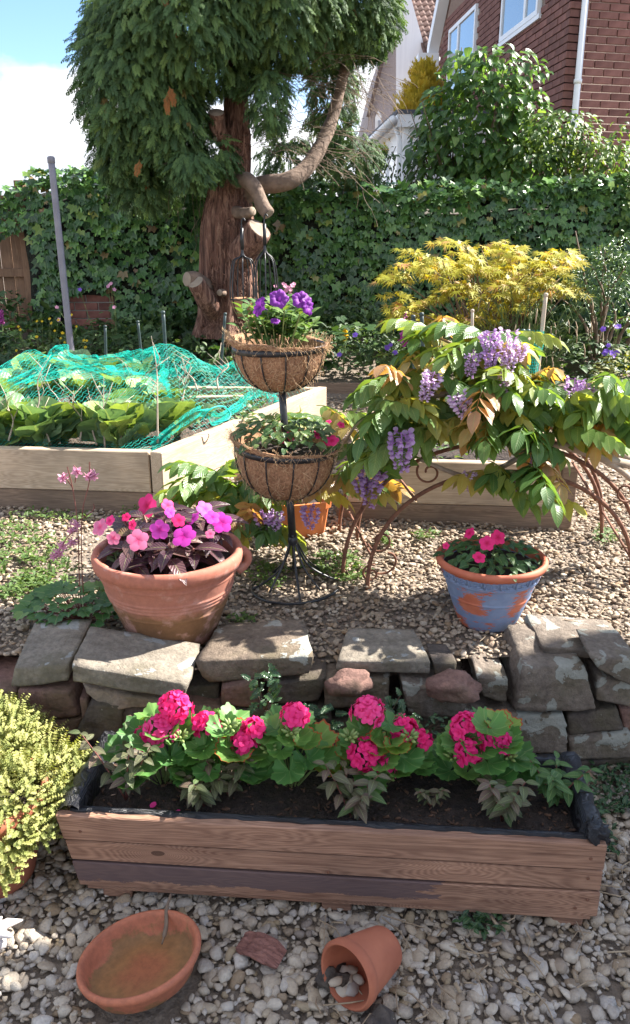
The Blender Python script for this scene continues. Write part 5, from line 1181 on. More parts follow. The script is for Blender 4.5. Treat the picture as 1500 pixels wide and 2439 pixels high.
M_green = leafmat('back_shrub_leaf', [(0, (.02, .06, .02)), (1, (.07, .13, .035))], .3, .4)
shrub('backdrop_bush', 'dark green bush under the long bare cypress limb above the ivy', 'bush', (P(830, 440, y=8.8).x, 8.8, .6), [(760, 420, 8.6, 110, 36, .3, 420), (940, 410, 8.7, 90, 50, .35, 460), (1010, 340, 8.9, 40, 60, .3, 150)], [LANCE[0], LANCE[1]], M_green, 12, M_bstem)

# ================================================================ yellow maple and right hand shrub
M_map = leafmat('yellow_maple_leaf', [(0, (.33, .34, .04)), (.4, (.47, .45, .05)), (.8, (.56, .49, .07)), (.94, (.58, .40, .12)), (1, (.56, .28, .15))], .42, .5, 'palmate', (1.15, .95, .4), spec=.3)
BYm = 6.35; mt_ = thing('maple_bush', 'yellow leaved Japanese maple with red tinged tips in the border', 'bush', (P(1160, 780, y=BYm).x, BYm, ground(.5, BYm)))
pads = []
for i in range(420):
    px, py = rnd.uniform(925, 1365), rnd.uniform(560, 765)
    topb = 575 + 20 * math.sin(px * .021) + 12 * math.sin(px * .05) + (50 if px < 985 else 0) * (985 - px) / 60 + max(0, px - 1330) * 1.2; low = 690 if px > 1265 else (762 if 1110 < px < 1260 or 945 < px < 1075 else 700)
    if topb < py < low and not (px < 960 and py > 700 and py < 720): pads.append((px, py))
pads = pads[:125]; ms = []
for px, py in pads:
    c = P(px, py, y=BYm + jit(.35)); tilt = jit(.3)
    for k in range(14):
        a = rnd.uniform(0, 6.283); r = .13 * math.sqrt(rnd.random()); p = c + Vector((r * math.cos(a), r * math.sin(a), -.35 * r + r * math.cos(a) * tilt + jit(.015)))
        ms.append((p.y, frame((math.cos(a) + jit(.4), math.sin(a) - .35 + jit(.4), -.55 + jit(.35)), (jit(.4), -.35, 1), 0, p - mt_.location, rnd.uniform(1.0, 1.45))))
ms.sort(key=lambda q: q[0]); leaves(mt_, 'leaf', [q[1] for q in ms], MAPLE, M_map)
gs = []
for px, py in pads[::2]:
    e = P(px, py, y=BYm + jit(.2)); b0_ = mt_.location + Vector((jit(.08), jit(.05), 0)); gs.append(tube(smoothpath([b0_, (b0_ + e) / 2 + Vector((jit(.1), jit(.08), .12)), e], 5), [.011 - .008 * k / 10 for k in range(11)], 5))
obj('stems', xf(join(gs), Matrix.Translation(-mt_.location)), M_bstem, mt_)
M_silv = leafmat('small_evergreen_leaf', [(0, (.05, .11, .05)), (.6, (.09, .17, .07)), (1, (.17, .24, .10))], .3, .25)
shrub('evergreen_shrub', 'small leaved glossy evergreen shrub beside the yellow maple', 'bush', (P(1440, 780, y=6.6).x, 6.6, ground(1.5, 6.6)), [(1440, 650, 6.5, 80, 60, .3, 900), (1400, 690, 6.5, 55, 50, .25, 350), (1490, 610, 6.5, 50, 50, .3, 350), (1475, 730, 6.6, 60, 45, .3, 300)], [leaf(.04, .014, None, 3, .5, .4), leaf(.035, .013, None, 3, .8, .4)], M_silv, 16, M_bstem, .2)

# ================================================================ flower border
M_gc = leafmat('border_foliage', [(0, (.028, .07, .025)), (.5, (.055, .12, .038)), (1, (.12, .19, .055))], .35, .45)
ms = []
for i in range(9000):
    x = rnd.uniform(-3.6, 3.4); y = rnd.uniform(6.25, 7.75); hgt = .12 + .30 * max(0, noise.noise(Vector((x * 1.6, y * 1.6, 3))) + .35) + .1 * noise.noise(Vector((x * 6, y * 6, 8)))
    hgt *= .35 if bx0 - .1 < x < bx1 + .1 else 1
    z = ground(x, y) + max(.02, hgt) * rnd.uniform(.35, 1); ms.append(frame((jit(1), jit(1) - .3, .15 + jit(.6)), (jit(.5), -.3, 1), 0, (x, y, z), rnd.uniform(.7, 1.7)))
tag(scatter('ground_cover', ms, LANCE + OVAL + [IVY[0]], M_gc), 'low leafy ground cover filling the border under the ivy', 'ground cover', kind='stuff')
M_fl = lambda n, c, e=None: petalmat(n, [(0, c), (1, tuple(min(1, q * 1.25) for q in c))], e)
def flower5(r, wd=.9, cup=.35, n=5, prof=None):
    return join([xf(leaf(r, r * wd, prof or (lambda t: math.sin(math.pi * min(1, t * .9 + .06)) ** .6), 4, .35, -.12, .05), Matrix.Rotation(2 * math.pi * k / n, 4, 'Z') @ Matrix.Rotation(cup, 4, 'X')) for k in range(n)])
M_viol = M_fl('violet_petal', (.20, .10, .50)); M_yel = M_fl('yellow_petal', (.65, .45, .02)); M_pinkf = M_fl('pale_pink_petal', (.62, .30, .42)); M_mag = M_fl('foxglove_petal', (.42, .08, .30))
F5 = flower5(.022); f5v = F5.mesh('flower'); f5v.materials.append(M_viol); f5y = flower5(.013).mesh('flower'); f5y.materials.append(M_yel); f5p = flower5(.02).mesh('flower'); f5p.materials.append(M_pinkf)
def clump(name, lab, cat, px, py, yy, h, n_leaf, protos, m, flowers=(), grp=None, spread=.16):
    b = P(px, py, y=yy); b.z = ground(b.x, yy); t = thing(name, lab, cat, b, group=grp); ms = []
    for i in range(n_leaf):
        a = rnd.uniform(0, 6.283); r = spread * math.sqrt(rnd.random()); z = h * rnd.uniform(.25, 1) * (1 - .4 * (r / spread) ** 2); ms.append(frame((math.cos(a) + jit(.4), math.sin(a) + jit(.4), .2 + jit(.5)), (jit(.3), -.3, 1), 0, (r * math.cos(a), r * math.sin(a), z), rnd.uniform(.8, 1.5)))
    leaves(t, 'leaf', ms, protos, m); gs = []
    for fx, fy, me in flowers:
        q = P(fx, fy, y=yy - .12 + jit(.05)) - b; obj('flower', me, None, t, frame((jit(.4), .6, .8), (jit(.5), -1, .4), 0, q, rnd.uniform(.8, 1.15))); gs.append(tube([(q.x * .4, q.y * .3, 0), (q.x * .8, q.y * .7, q.z * .6), q], .0018, 4, False))
    if gs: obj('stalks', join(gs), M_stem, t)
    return t
clump('cranesbill', 'cranesbill clump with violet flowers at the border edge behind the wisteria', 'plant', 900, 880, 6.35, .42, 130, OVAL + LANCE, M_gc, [(941, 840, f5v), (921, 829, f5v), (922, 880, f5v), (846, 798, f5v), (808, 845, f5v), (930, 822, f5v)], spread=.4)
clump('buttercup_clump', 'leafy clump dotted with yellow flowers by the grey pole', 'plant', 80, 800, 6.6, .40, 150, LANCE + OVAL, M_gc, [(rnd.uniform(30, 210), rnd.uniform(745, 840), f5y) for _ in range(22)], spread=.5)
clump('pink_columbine', 'columbine with pale pink flowers against the ivy between pole and trunk', 'plant', 270, 800, 7.1, .4, 70, OVAL, M_gc, [(264, 676, f5p), (258, 682, f5p), (272, 732, f5p), (190, 690, f5v), (135, 732, f5p), (140, 762, f5p), (272, 690, f5p)], spread=.3)
clump('pink_saxifrage', 'airy pale pink flower spray behind the petunia basket', 'plant', 680, 800, 6.9, .3, 50, OVAL, M_gc, [(rnd.uniform(655, 700), rnd.uniform(660, 715), f5p) for _ in range(14)], spread=.2)
clump('allium_clump', 'clump with small violet flower heads below the evergreen shrub', 'plant', 1450, 850, 6.2, .35, 90, LANCE, M_gc, [(rnd.uniform(1430, 1475), rnd.uniform(770, 860), f5v) for _ in range(12)], spread=.3)
clump('low_border_plant', 'broad green leafy plant at the border foot below the maple', 'plant', 1350, 890, 6.1, .3, 130, [leaf(.07, .045, None, 4, .6, .3)], M_gc, spread=.45)
M_rufl = leafmat('yellow_shrub_leaf', [(0, (.14, .17, .03)), (1, (.26, .26, .05))], .4, .5)
clump('yellow_shrublet', 'yellow green feathery shrublet at the right of the border', 'plant', 1495, 900, 5.9, .42, 200, LANCE, M_rufl, spread=.22)
# foxgloves
def foxglove(px, py0, py1, yy, lab, m, mname):
    a, b = P(px, py0, y=yy), P(px + 6, py1, y=yy); base = Vector((a.x, yy, ground(a.x, yy))); t = thing('foxglove', lab, 'plant', base); top = b - base
    obj('stalk', tube([(0, 0, 0), top * .5, top], [.006, .005, .002], 6), M_stem, t)
    bell = lathe([(.004, 0), (.010, -.012), (.012, -.03), (.016, -.04)], 10).mesh('bell'); bell.materials.append(m); n = 22; L = (a - base).length
    for k in range(n):
        q = (a - base).lerp(top, k / n); an = k * 2.4; s = 1.1 - .75 * k / n; obj('bell', bell, None, t, Matrix.Translation(q) @ Matrix.Rotation(an, 4, 'Z') @ Matrix.Rotation(-.9, 4, 'X') @ Matrix.Scale(s, 4))
    return t
foxglove(960, 812, 742, 6.1, 'foxglove spire with magenta bells behind the wisteria top', M_mag, 'm'); foxglove(-2, 765, 735, 6.9, 'foxglove with magenta bells beside the fence panel', M_mag, 'm')
foxglove(818, 800, 780, 6.6, 'slim spike of yellow flowers at the border edge', M_yel, 'y')
# drooping sedge under the maple
sg = thing('sedge_clump', 'tall sedge with drooping seed heads below the yellow maple', 'grass', (P(1240, 820, y=5.95).x, 5.95, ground(.9, 5.95))); gs = []; hs = []
for i in range(130):
    a = rnd.uniform(0, 6.283); h = rnd.uniform(.35, .85); r = rnd.uniform(.08, .42); b0_ = Vector((jit(.12), jit(.1), 0)); e = b0_ + Vector((r * math.cos(a), r * math.sin(a) * .6, h)); p_ = smoothpath([b0_, b0_ * .4 + e * .6 + Vector((0, 0, .08)), e, e + Vector((.06 * math.cos(a), .03 * math.sin(a), -.12 * rnd.random()))], 4)
    g = leaf(1, .008, None, 2); gs.append(tube(p_, [.0032] * (len(p_) - 3) + [.002, .0015, .0008], 3, False))
    if i % 3 == 0: hs.append(tube([p_[-1], p_[-1] + Vector((.015 * math.cos(a), 0, -.045)), p_[-1] + Vector((.018 * math.cos(a), 0, -.10))], [.002, .0055, .003], 5))
obj('blades', join(gs), leafmat('sedge_blade', [(0, (.09, .15, .04)), (1, (.18, .22, .07))], .3), sg, kind='stuff'); obj('seed_heads', join(hs), M_straw, sg, kind='stuff')
# unseen tree added right of the view to cast shade over the planter
M_shade = leafmat('added_tree_leaf', [(0, (.03, .08, .02)), (1, (.07, .14, .035))], .3)
sh_t = thing('added_shade_tree', 'unseen leafy tree added beside the terrace to shade the planter', 'tree', (4.7, 2.8, .3)); ms = []
for cx, cy, cz, r, n in ((4.1, 2.85, 3.8, .62, 900), (4.75, 2.95, 3.9, .70, 900), (3.45, 2.55, 3.7, .45, 450), (5.4, 3.0, 4.0, .75, 700), (4.3, 2.35, 3.6, .6, 600), (5.0, 2.4, 3.8, .6, 500)):
    for i in range(n):
        u = Vector((rnd.gauss(0, 1), rnd.gauss(0, 1), rnd.gauss(0, 1))).normalized() * r * rnd.random() ** .4; ms.append(frame((u.x + jit(.5), u.y + jit(.5), -.5 + jit(.5)), (jit(.5), jit(.5), 1), 0, Vector((cx, cy, cz)) + u - sh_t.location, rnd.uniform(1.0, 1.7)))
leaves(sh_t, 'leaf', ms, HEART, M_shade, 0)
obj('trunk', tube(smoothpath([(0, 0, 0), (-.05, 0, 1.5), (-.2, -.05, 2.8), (-.3, 0, 3.9)], 6), [.11 - .003 * k for k in range(19)], 12), M_bstem, sh_t)
for e in ((-.6, .05, 3.4), (.5, .1, 3.6), (-.3, -.45, 3.2), (-1.2, -.25, 3.3)): obj('bough', tube(smoothpath([(-.1, 0, 2.0), (e[0] * .5, e[1] * .5, 2.7), e], 6), [.05 - .003 * k for k in range(13)], 8), M_bstem, sh_t)
# ================================================================ wisteria
M_wis = leafmat('wisteria_leaflet', [(0, (.10, .21, .065)), (.3, (.15, .27, .075)), (.5, (.21, .32, .085)), (.68, (.34, .40, .09)), (.8, (.44, .38, .11)), (.9, (.47, .32, .14)), (1, (.46, .25, .15))], .5, .32, 'pinnate', (1.35, 1.15, .4))
def pinnate(seed, pairs=5, L=.20):
    r_ = random.Random(seed); pts = []; a = .25; y = z = 0; n = pairs * 2 + 1; dr = r_.uniform(.6, 1.1)
    for i in range(n + 1):
        pts.append(Vector((0, y, z))); a -= dr / n; y += L / n * math.cos(a); z += L / n * math.sin(a)
    gs = [tube(pts, [.0022 - .0013 * i / n for i in range(n + 1)], 4, False)]
    lf = lambda l: leaf(l, l * .47, lambda t: math.sin(math.pi * t ** .8) ** .75 if 0 < t < 1 else 0, 5, r_.uniform(.2, .6), .22, .06)
    for k in range(pairs):
        p = pts[2 + 2 * k] if 2 + 2 * k < len(pts) else pts[-1]; l = .078 * (.72 + .4 * math.sin(math.pi * (k + 1) / (pairs + 1))) * r_.uniform(.9, 1.1)
        for s in (-1, 1):
            d = Vector((s * r_.uniform(.5, .85), .45 + r_.uniform(-.15, .2), -r_.uniform(.35, .9))); gs.append(xf(lf(l), frame(d, Vector((s * .5, .1, .8)), 0, p)))
    gs.append(xf(lf(.075), frame((0, .7, -.7), (0, .3, .7), 0, pts[-1]))); return join(gs)
WL = [pinnate(i, 4 + i % 3, .16 + .03 * (i % 3)) for i in range(6)]
ws = thing('wisteria', 'wisteria with bronze and green leaves and lilac flowers sprawling over the rusty arch', 'climber', (1.25, 2.75, .34)); WT = Matrix.Translation(-ws.location)
WLOB = [(1070, 815, 95, 45, 13, 2.62, 2.85), (1190, 840, 90, 60, 14, 2.6, 2.85), (1050, 905, 120, 45, 17, 2.52, 2.85), (930, 950, 95, 30, 11, 2.5, 2.75), (1230, 940, 110, 60, 19, 2.5, 2.85), (1390, 955, 90, 40, 14, 2.5, 2.8), (1475, 935, 60, 40, 9, 2.5, 2.8), (1130, 1000, 150, 40, 19, 2.48, 2.8), (1320, 1030, 110, 40, 13, 2.48, 2.75), (1010, 1010, 70, 30, 6, 2.5, 2.7),
        (1200, 1120, 50, 24, 4, 2.45, 2.55), (1280, 1130, 45, 24, 4, 2.42, 2.55), (1310, 1185, 20, 14, 1, 2.42, 2.5), (780, 985, 70, 18, 6, 2.85, 3.05), (480, 1140, 60, 28, 9, 2.85, 3.1), (580, 1150, 75, 34, 12, 2.8, 3.1), (560, 1190, 70, 30, 6, 2.8, 3.0), (600, 1235, 45, 34, 6, 2.72, 3.0), (835, 1135, 40, 28, 6, 2.68, 2.9), (690, 1140, 60, 20, 5, 2.85, 3.05), (880, 1070, 50, 20, 5, 2.66, 2.9), (620, 1245, 60, 25, 5, 2.72, 2.95), (1450, 1010, 50, 30, 5, 2.5, 2.8)]
ms = []; anch = []
for cx, cy, rx, ry, n, y0, y1 in WLOB:
    for i in range(n):
        a = rnd.uniform(0, 6.283); r = math.sqrt(rnd.random()); dx = r * math.cos(a); p = P(cx + rx * dx, cy + ry * r * math.sin(a), y=rnd.uniform(y0, y1)); anch.append(p)
        d = Vector((dx * .9 + jit(.9), -.55 + jit(.55), .18 + jit(.3))); ms.append(frame(d, (jit(.25), jit(.2), 1), 0, p - ws.location - d.normalized() * .07, rnd.uniform(.85, 1.18)))
rnd.shuffle(ms); leaves(ws, 'leaf', ms, WL, M_wis)
M_wst = simple('wisteria_bark', (.22, .165, .12), (.42, .34, .27), 18, .9, .6, .006)
for pts, r0, r1 in (([P(1560, 1150, y=2.9), P(1440, 1050, y=2.78), P(1340, 990, y=2.72), P(1240, 960, y=2.7), P(1120, 930, y=2.7), P(1000, 950, y=2.65), P(880, 960, y=2.65)], .024, .006), ([P(1560, 1120, y=2.85), P(1450, 1095, y=2.68), P(1350, 1062, y=2.64), P(1270, 1075, y=2.62), P(1130, 1135, y=2.6), P(1000, 1095, y=2.62)], .017, .006), ([P(1560, 1000, y=2.9), P(1480, 985, y=2.85), P(1400, 1000, y=2.75), P(1300, 960, y=2.7), P(1262, 900, y=2.68), P(1240, 840, y=2.68), P(1262, 805, y=2.7)], .014, .004),
                    ([P(1560, 1190, y=2.85), P(1470, 1115, y=2.7), P(1390, 1080, y=2.65), P(1290, 1055, y=2.64)], .013, .006), ([P(1300, 960, y=2.72), P(1180, 880, y=2.74), P(1080, 820, y=2.75), P(1000, 790, y=2.76)], .01, .003), ([OP + Vector((0, 0, .12)), OP + Vector((-.05, 0, .3)), P(560, 1150, y=2.95), P(470, 1150, y=2.95)], .008, .003), ([OP + Vector((.02, 0, .12)), OP + Vector((.06, 0, .35)), P(800, 1080, y=2.85), P(860, 1000, y=2.78), P(960, 960, y=2.7)], .009, .004)):
    p = smoothpath(pts, 6); obj('branch', xf(tube(p, [r0 + (r1 - r0) * i / (len(p) - 1) + .12 * r0 * noise.noise(p[i] * 20) for i in range(len(p))], 9), WT), M_wst, ws)
M_wfl = petalmat('wisteria_petal', [(0, (.48, .31, .56)), (.6, (.62, .44, .66)), (1, (.74, .58, .74))], (.46, .20, .54), .4)
def raceme(seed, L, n):
    r_ = random.Random(seed); gs = [tube([(0, 0, 0), (.004, 0, -L * .5), (0, .004, -L)], [.0022, .0016, .0008], 4, False)]
    pt = leaf(.021, .022, lambda t: math.sin(math.pi * min(1, t * .85 + .1)) ** .5, 3, -1.1, .5)
    for i in range(n):
        t = (i + .5) / n; a = i * 2.4 + r_.uniform(-.4, .4); rr = .032 * (1 - .65 * t) + .004; c = Vector((rr * math.cos(a), rr * math.sin(a), -L * t - .004 - r_.uniform(0, .01)))
        gs.append(tube([(0, 0, -L * t), c], .0008, 3, False))
        for b in range(3): gs.append(xf(pt, frame((math.cos(a + (b - 1) * .9), math.sin(a + (b - 1) * .9), -.35 + .6 * (b == 1)), (math.cos(a) * .3, math.sin(a) * .3, 1 if b == 1 else -.6), 0, c, (1 - .45 * t) * r_.uniform(.8, 1.15))))
    return join(gs)
RC = [raceme(1, .15, 38).mesh('flower_raceme'), raceme(2, .11, 30).mesh('flower_raceme'), raceme(3, .17, 30).mesh('flower_raceme')]
for q in RC: q.materials.append(M_wfl)
for i, (px, py, y, s) in enumerate(((955, 1030, 2.42, 1.0), (1165, 790, 2.50, .7), (1210, 785, 2.52, .7), (1128, 835, 2.5, .6), (1240, 815, 2.52, .6), (1212, 838, 2.5, .6), (1035, 885, 2.46, .7), (1090, 935, 2.44, .8), (1195, 895, 2.5, .6), (890, 1115, 2.6, 1.0), (860, 1130, 2.62, .8), (1370, 900, 2.55, .7), (1395, 915, 2.55, .7), (1225, 1140, 2.48, .6), (1275, 1085, 2.5, .4), (1120, 1120, 2.52, .5), (740, 1205, 2.62, .8), (625, 1215, 2.72, .8), (660, 1220, 2.7, .7), (1172, 832, 2.48, .6))):
    obj('flower_raceme', RC[i % 3], None, ws, Matrix.LocRotScale(P(px, py, y=y) - ws.location, Euler((jit(.3), jit(.3), jit(3))), Vector((s, s, s * .85))))

# ================================================================ planter plants
M_ger = leafmat('geranium_leaf', [(0, (.075, .20, .055)), (.5, (.11, .27, .07)), (.85, (.17, .33, .08)), (1, (.26, .40, .08))], .42, .5, 'palmate', (1.3, 1.25, .45), edge=(.42, .10, .03))
def gerleaf(k): return radial(lambda t: .036 * (1 + .07 * math.cos(t * 15 + k) + .06 * math.cos(5 * t)), 44, (.35, .7, 1.0), .30 + .25 * k, .10, .22, 5, .006)
GL = [gerleaf(k * .6) for k in range(3)]
M_gfl = petalmat('geranium_petal', [(0, (.74, .018, .165)), (.5, (.83, .04, .235)), (1, (.88, .09, .31))], (.64, .012, .12), .35)
fl_pet = lambda t: math.sin(math.pi * min(1, t * .82 + .08)) ** .55
def umbel(seed, n=14, R_=.026):
    r_ = random.Random(seed); gs = []
    gp = lambda t: [.3, .8, 1.0, .85, .35][int(round(t * 4))]; fl = join([xf(leaf(.0165, .0135, gp, 4, .5, -.15, .1), Matrix.Rotation(2 * math.pi * k / 5, 4, 'Z') @ Matrix.Rotation(.30, 4, 'X')) for k in range(5)] + [xf(leaf(.011, .010, gp, 4, .7, -.1, .1), Matrix.Rotation(2 * math.pi * k / 4 + .4, 4, 'Z') @ Matrix.Rotation(.85, 4, 'X')) for k in range(4)])
    for i in range(n):
        z = 1 - 1.35 * (i + .5) / n; a = i * 2.4; s = math.sqrt(max(0, 1 - z * z)); u = Vector((s * math.cos(a) + r_.uniform(-.15, .15), s * math.sin(a) + r_.uniform(-.15, .15), z)).normalized()
        q = u.to_track_quat('Z', 'Y').to_matrix().to_4x4(); gs.append(xf(fl, Matrix.Translation(u * R_ * r_.uniform(.85, 1.12)) @ q @ Matrix.Scale(r_.uniform(.85, 1.15), 4)))
    return join(gs)
UM = [umbel(1).mesh('flower_head'), umbel(2, 10, .021).mesh('flower_head'), umbel(3, 6, .016).mesh('flower_head')]
for q in UM: q.materials.append(M_gfl)
M_bud = simple('green_bud', (.12, .19, .05), (.22, .28, .08), 20, .6, 0)
bud = join([xf(lathe([(0, 0), (.002, .002), (.0035, .008), (.002, .014), (0, .016)], 6), (Vector((math.cos(k * 2.4) * .8, math.sin(k * 2.4) * .8, .9 - k * .07)).to_track_quat('Z', 'Y').to_matrix().to_4x4()) @ Matrix.Translation((0, 0, .006))) for k in range(12)]).mesh('bud_cluster'); bud.materials.append(M_bud)
GER = [((385, 1880), [(417, 1688, 0, .0), (383, 1742, 0, -.02), (348, 1762, 1, -.02)], 'pink geranium nearest the bushy golden thyme in the plank planter', [(360, 1790), (430, 1760)], 22),
       ((525, 1880), [(490, 1728, 1, .0), (583, 1768, 1, -.03), (603, 1736, 2, -.02)], 'pink geranium with a loose head over red edged leaves in the planter', [(548, 1735), (470, 1800)], 22),
       ((695, 1885), [(700, 1706, 1, .0)], 'geranium with a single pink flower head in the middle of the planter', [(693, 1750), (640, 1790)], 22),
       ((910, 1880), [(876, 1700, 0, .0), (868, 1800, 0, -.05), (962, 1738, 1, .0), (1000, 1765, 2, .0), (920, 1830, 2, -.06)], 'geranium with several pink flower heads and one red rimmed leaf', [(975, 1760), (925, 1850), (832, 1760)], 30),
       ((1155, 1885), [(1112, 1738, 0, .0), (1117, 1793, 1, -.04), (1178, 1772, 0, -.02)], 'pink geranium between two leafy fuchsias at the shaded planter end', [(1210, 1805), (1080, 1808)], 28)]
for (bx, by), heads, lab, buds, nl in GER:
    b = P(bx, by, z=.205); b.y += .03; t = thing('geranium', lab, 'geranium', b, group='geraniums in the planter'); gs = []; ms = []
    for i in range(nl):
        a = i * 2.4 + jit(.3); r = .092 * math.sqrt((i + .7) / nl); z = .165 * (1 - .75 * (r / .092) ** 2) * rnd.uniform(.75, 1.1) + .015; q = Vector((r * math.cos(a) * 1.1, r * math.sin(a) * .85 - .005, z))
        u = Vector((math.cos(a) * (.3 + r * 7), math.sin(a) * (.3 + r * 7) - .45, .9)); d = Vector((math.cos(a) + jit(.3), math.sin(a) - .3 + jit(.3), -.2)); ms.append(frame(d, u, 0, q, rnd.uniform(.9, 1.3))); gs.append(tube([(r * .2 * math.cos(a), r * .2 * math.sin(a), 0), q * .6 + Vector((0, 0, .01)), q], .0016, 5, False))
    leaves(t, 'leaf', ms, GL, M_ger)
    for hx, hy, k, dy in heads:
        q = P(hx, hy, y=b.y + dy) - b; gs.append(tube([(q.x * .3, q.y * .3, .02), (q.x * .8, q.y * .8, q.z * .6), q], .002, 5, False)); obj('flower_head', UM[k], None, t, Matrix.LocRotScale(q, Euler((jit(.3) + .25, jit(.3), jit(3))), Vector((1.36,) * 3)))
    for hx, hy in buds:
        q = P(hx, hy, y=b.y - .04) - b; gs.append(tube([(q.x * .3, q.y * .3, .02), q], .0016, 5, False)); obj('bud_cluster', bud, None, t, Matrix.Translation(q) @ Matrix.Scale(1.3, 4))
    obj('stalks', join(gs), M_stem, t)
M_fuc = leafmat('fuchsia_leaf', [(0, (.10, .13, .05)), (.4, (.13, .12, .07)), (.7, (.17, .11, .085)), (1, (.09, .16, .045))], .3, .5, 'pinnate', (1.2, 1.0, .6))
M_fuc2 = leafmat('green_fuchsia_leaf', [(0, (.05, .13, .035)), (1, (.09, .18, .045))], .3, .5)
FL_ = [leaf(.055, .024, None, 5, .5, .3), leaf(.046, .022, None, 5, .9, .3)]
FUC = [((300, 1905), .17, 4, 'red stemmed purple leaved fuchsia beside the bunched liner in the sun', M_fuc), ((485, 1920), .085, 3, 'low grey purple fuchsia before the sunlit geraniums', M_fuc), ((545, 1895), .12, 2, 'slim grey leaved fuchsia sprig between the two sunlit geraniums', M_fuc), ((835, 1945), .12, 4, 'bushy purple tinged fuchsia at the planter front edge', M_fuc), ((1025, 1920), .06, 2, 'tiny bronze fuchsia seedling in bare compost', M_fuc), ((1195, 1955), .11, 4, 'grey green fuchsia hanging over compost before the end geranium', M_fuc), ((1320, 1915), .12, 4, 'green leaved red stemmed fuchsia in the planter corner', M_fuc2)]
for (bx, by), h, ns, lab, m in FUC:
    b = P(bx, by, z=.205); t = thing('fuchsia', lab, 'fuchsia', b, group='young fuchsias in the planter'); ms = []
    for k in range(ns):
        a = k * 6.283 / ns + jit(.6); ln = .35 + .3 * rnd.random(); tip = Vector((math.cos(a) * h * ln, math.sin(a) * h * ln * .8, h * rnd.uniform(.75, 1.1))); pts = smoothpath([(0, 0, 0), tip * .5 + Vector((0, 0, .01)), tip], 4); obj('stem', tube(pts, [.0026 - .0015 * i / 8 for i in range(9)], 6), M_dstem, t)
        for i in range(2, 9):
            s_ = .55 + .5 * math.sin(math.pi * i / 9)
            for sd in (0, 1):
                an = i * 1.57 + sd * math.pi + a; ms.append(frame((math.cos(an), math.sin(an) - .15, .15 - .45 * (1 - i / 9)), (jit(.3), -.25, 1), 0, pts[i], s_ * rnd.uniform(.7, 1.05) * (.6 if h < .07 else 1)))
    leaves(t, 'leaf', ms, FL_, m)
M_pet = petalmat('fallen_petal', [(0, (.85, .05, .3)), (1, (.85, .05, .3))])
for px, py, lab in ((357, 1921, 'fallen pink petal on compost near the purple fuchsia'), (415, 1940, 'fallen pink petal lying by the planter front liner')):
    tag(obj('fallen_petal', leaf(.017, .014, fl_pet, 3, -.6, .4), M_pet, None, frame((1, .3, .2), (0, -.5, 1), 0, P(px, py, z=.212))), lab, 'petal')

# ================================================================ big pot: New Guinea impatiens
M_dark = leafmat('dark_impatiens_leaf', [(0, (.07, .032, .05)), (.6, (.11, .05, .068)), (.9, (.15, .075, .085)), (1, (.2, .13, .07))], .3, .33, 'pinnate', (1.5, .7, .5))
bi = thing('bronze_impatiens', 'bushy dark leaved impatiens with pink and magenta flowers in the big pot', 'plant', BP + Vector((0, 0, .243))); ms = []; DL_ = [leaf(.10, .04, None, 6, .7, .28), leaf(.085, .036, None, 6, 1.1, .28)]
tops = [(.15 * math.sqrt((k + .5) / 24) * math.cos(k * 2.4), .15 * math.sqrt((k + .5) / 24) * math.sin(k * 2.4), .085 + .075 * rnd.random() - .035 * k / 24) for k in range(24)]
for c in tops:
    for i in range(7): a = i * 2.4 + jit(.4); ms.append(frame((math.cos(a) + c[0] * 3, math.sin(a) - .1 + c[1] * 2, .25 - .1 * i + jit(.2)), (jit(.3) + c[0] * 3, -.3, 1), 0, Vector(c) - Vector((0, 0, .008 * i)), rnd.uniform(.75, 1.2)))
ms = [m_ for m_ in ms if m_.translation.z > .045 or (m_ @ Vector((0, .09, 0))).xy.length < .185]
leaves(bi, 'leaf', ms, DL_, M_dark); obj('stems', join([tube([(c[0] * .4, c[1] * .4, -.01), c], [.006, .004], 6) for c in tops]), M_dstem, bi)
M_ip = petalmat('pink_impatiens_petal', [(0, (.76, .16, .34)), (1, (.84, .28, .44))], (.70, .06, .2)); M_im = petalmat('magenta_impatiens_petal', [(0, (.62, .03, .42)), (1, (.74, .09, .55))], (.45, .0, .2)); M_ir = petalmat('red_pink_petal', [(0, (.80, .02, .16)), (1, (.86, .06, .28))], (.5, 0, .06))
bigf = flower5(.029, .92, .16, 5, lambda t: [.25, .75, 1.0, .92, .42][int(round(t * 4))]); fm = {}
for k, m in (('p', M_ip), ('m', M_im), ('r', M_ir)): fm[k] = G(bigf.v.copy(), bigf.f, bigf.uv).mesh('flower'); fm[k].materials.append(m)
def flower_at(t, px, py, y, k, s=1.0, face=(0, -.75, .6)):
    q = P(px, py, y=y) - t.location; u = Vector(face) + Vector((jit(.85), jit(.3), jit(.5))); obj('flower', fm[k], None, t, Matrix.Translation(q) @ u.to_track_quat('Z', 'Y').to_matrix().to_4x4() @ Matrix.Scale(s, 4))
for px, py, y, k, s in ((350, 1205, 2.3, 'r', 1.3), (238, 1256, 2.2, 'p', .95), (328, 1287, 2.1, 'p', 1.1), (380, 1262, 2.13, 'm', 1.0), (438, 1277, 2.1, 'm', 1.25), (488, 1213, 2.28, 'm', 1.0), (528, 1245, 2.22, 'm', 1.1), (270, 1282, 2.12, 'p', .7), (315, 1250, 2.15, 'r', .55), (300, 1232, 2.2, 'r', .5), (500, 1272, 2.16, 'p', .5), (262, 1240, 2.2, 'r', .6), (405, 1222, 2.22, 'm', .6), (425, 1240, 2.18, 'r', .7), (460, 1235, 2.2, 'm', .8), (505, 1232, 2.2, 'm', .8), (400, 1205, 2.26, 'r', .8)): flower_at(bi, px, py, y, k, s)
M_lime = leafmat('fresh_seedling_leaf', [(0, (.12, .21, .05)), (1, (.17, .26, .07))], .35, .5)
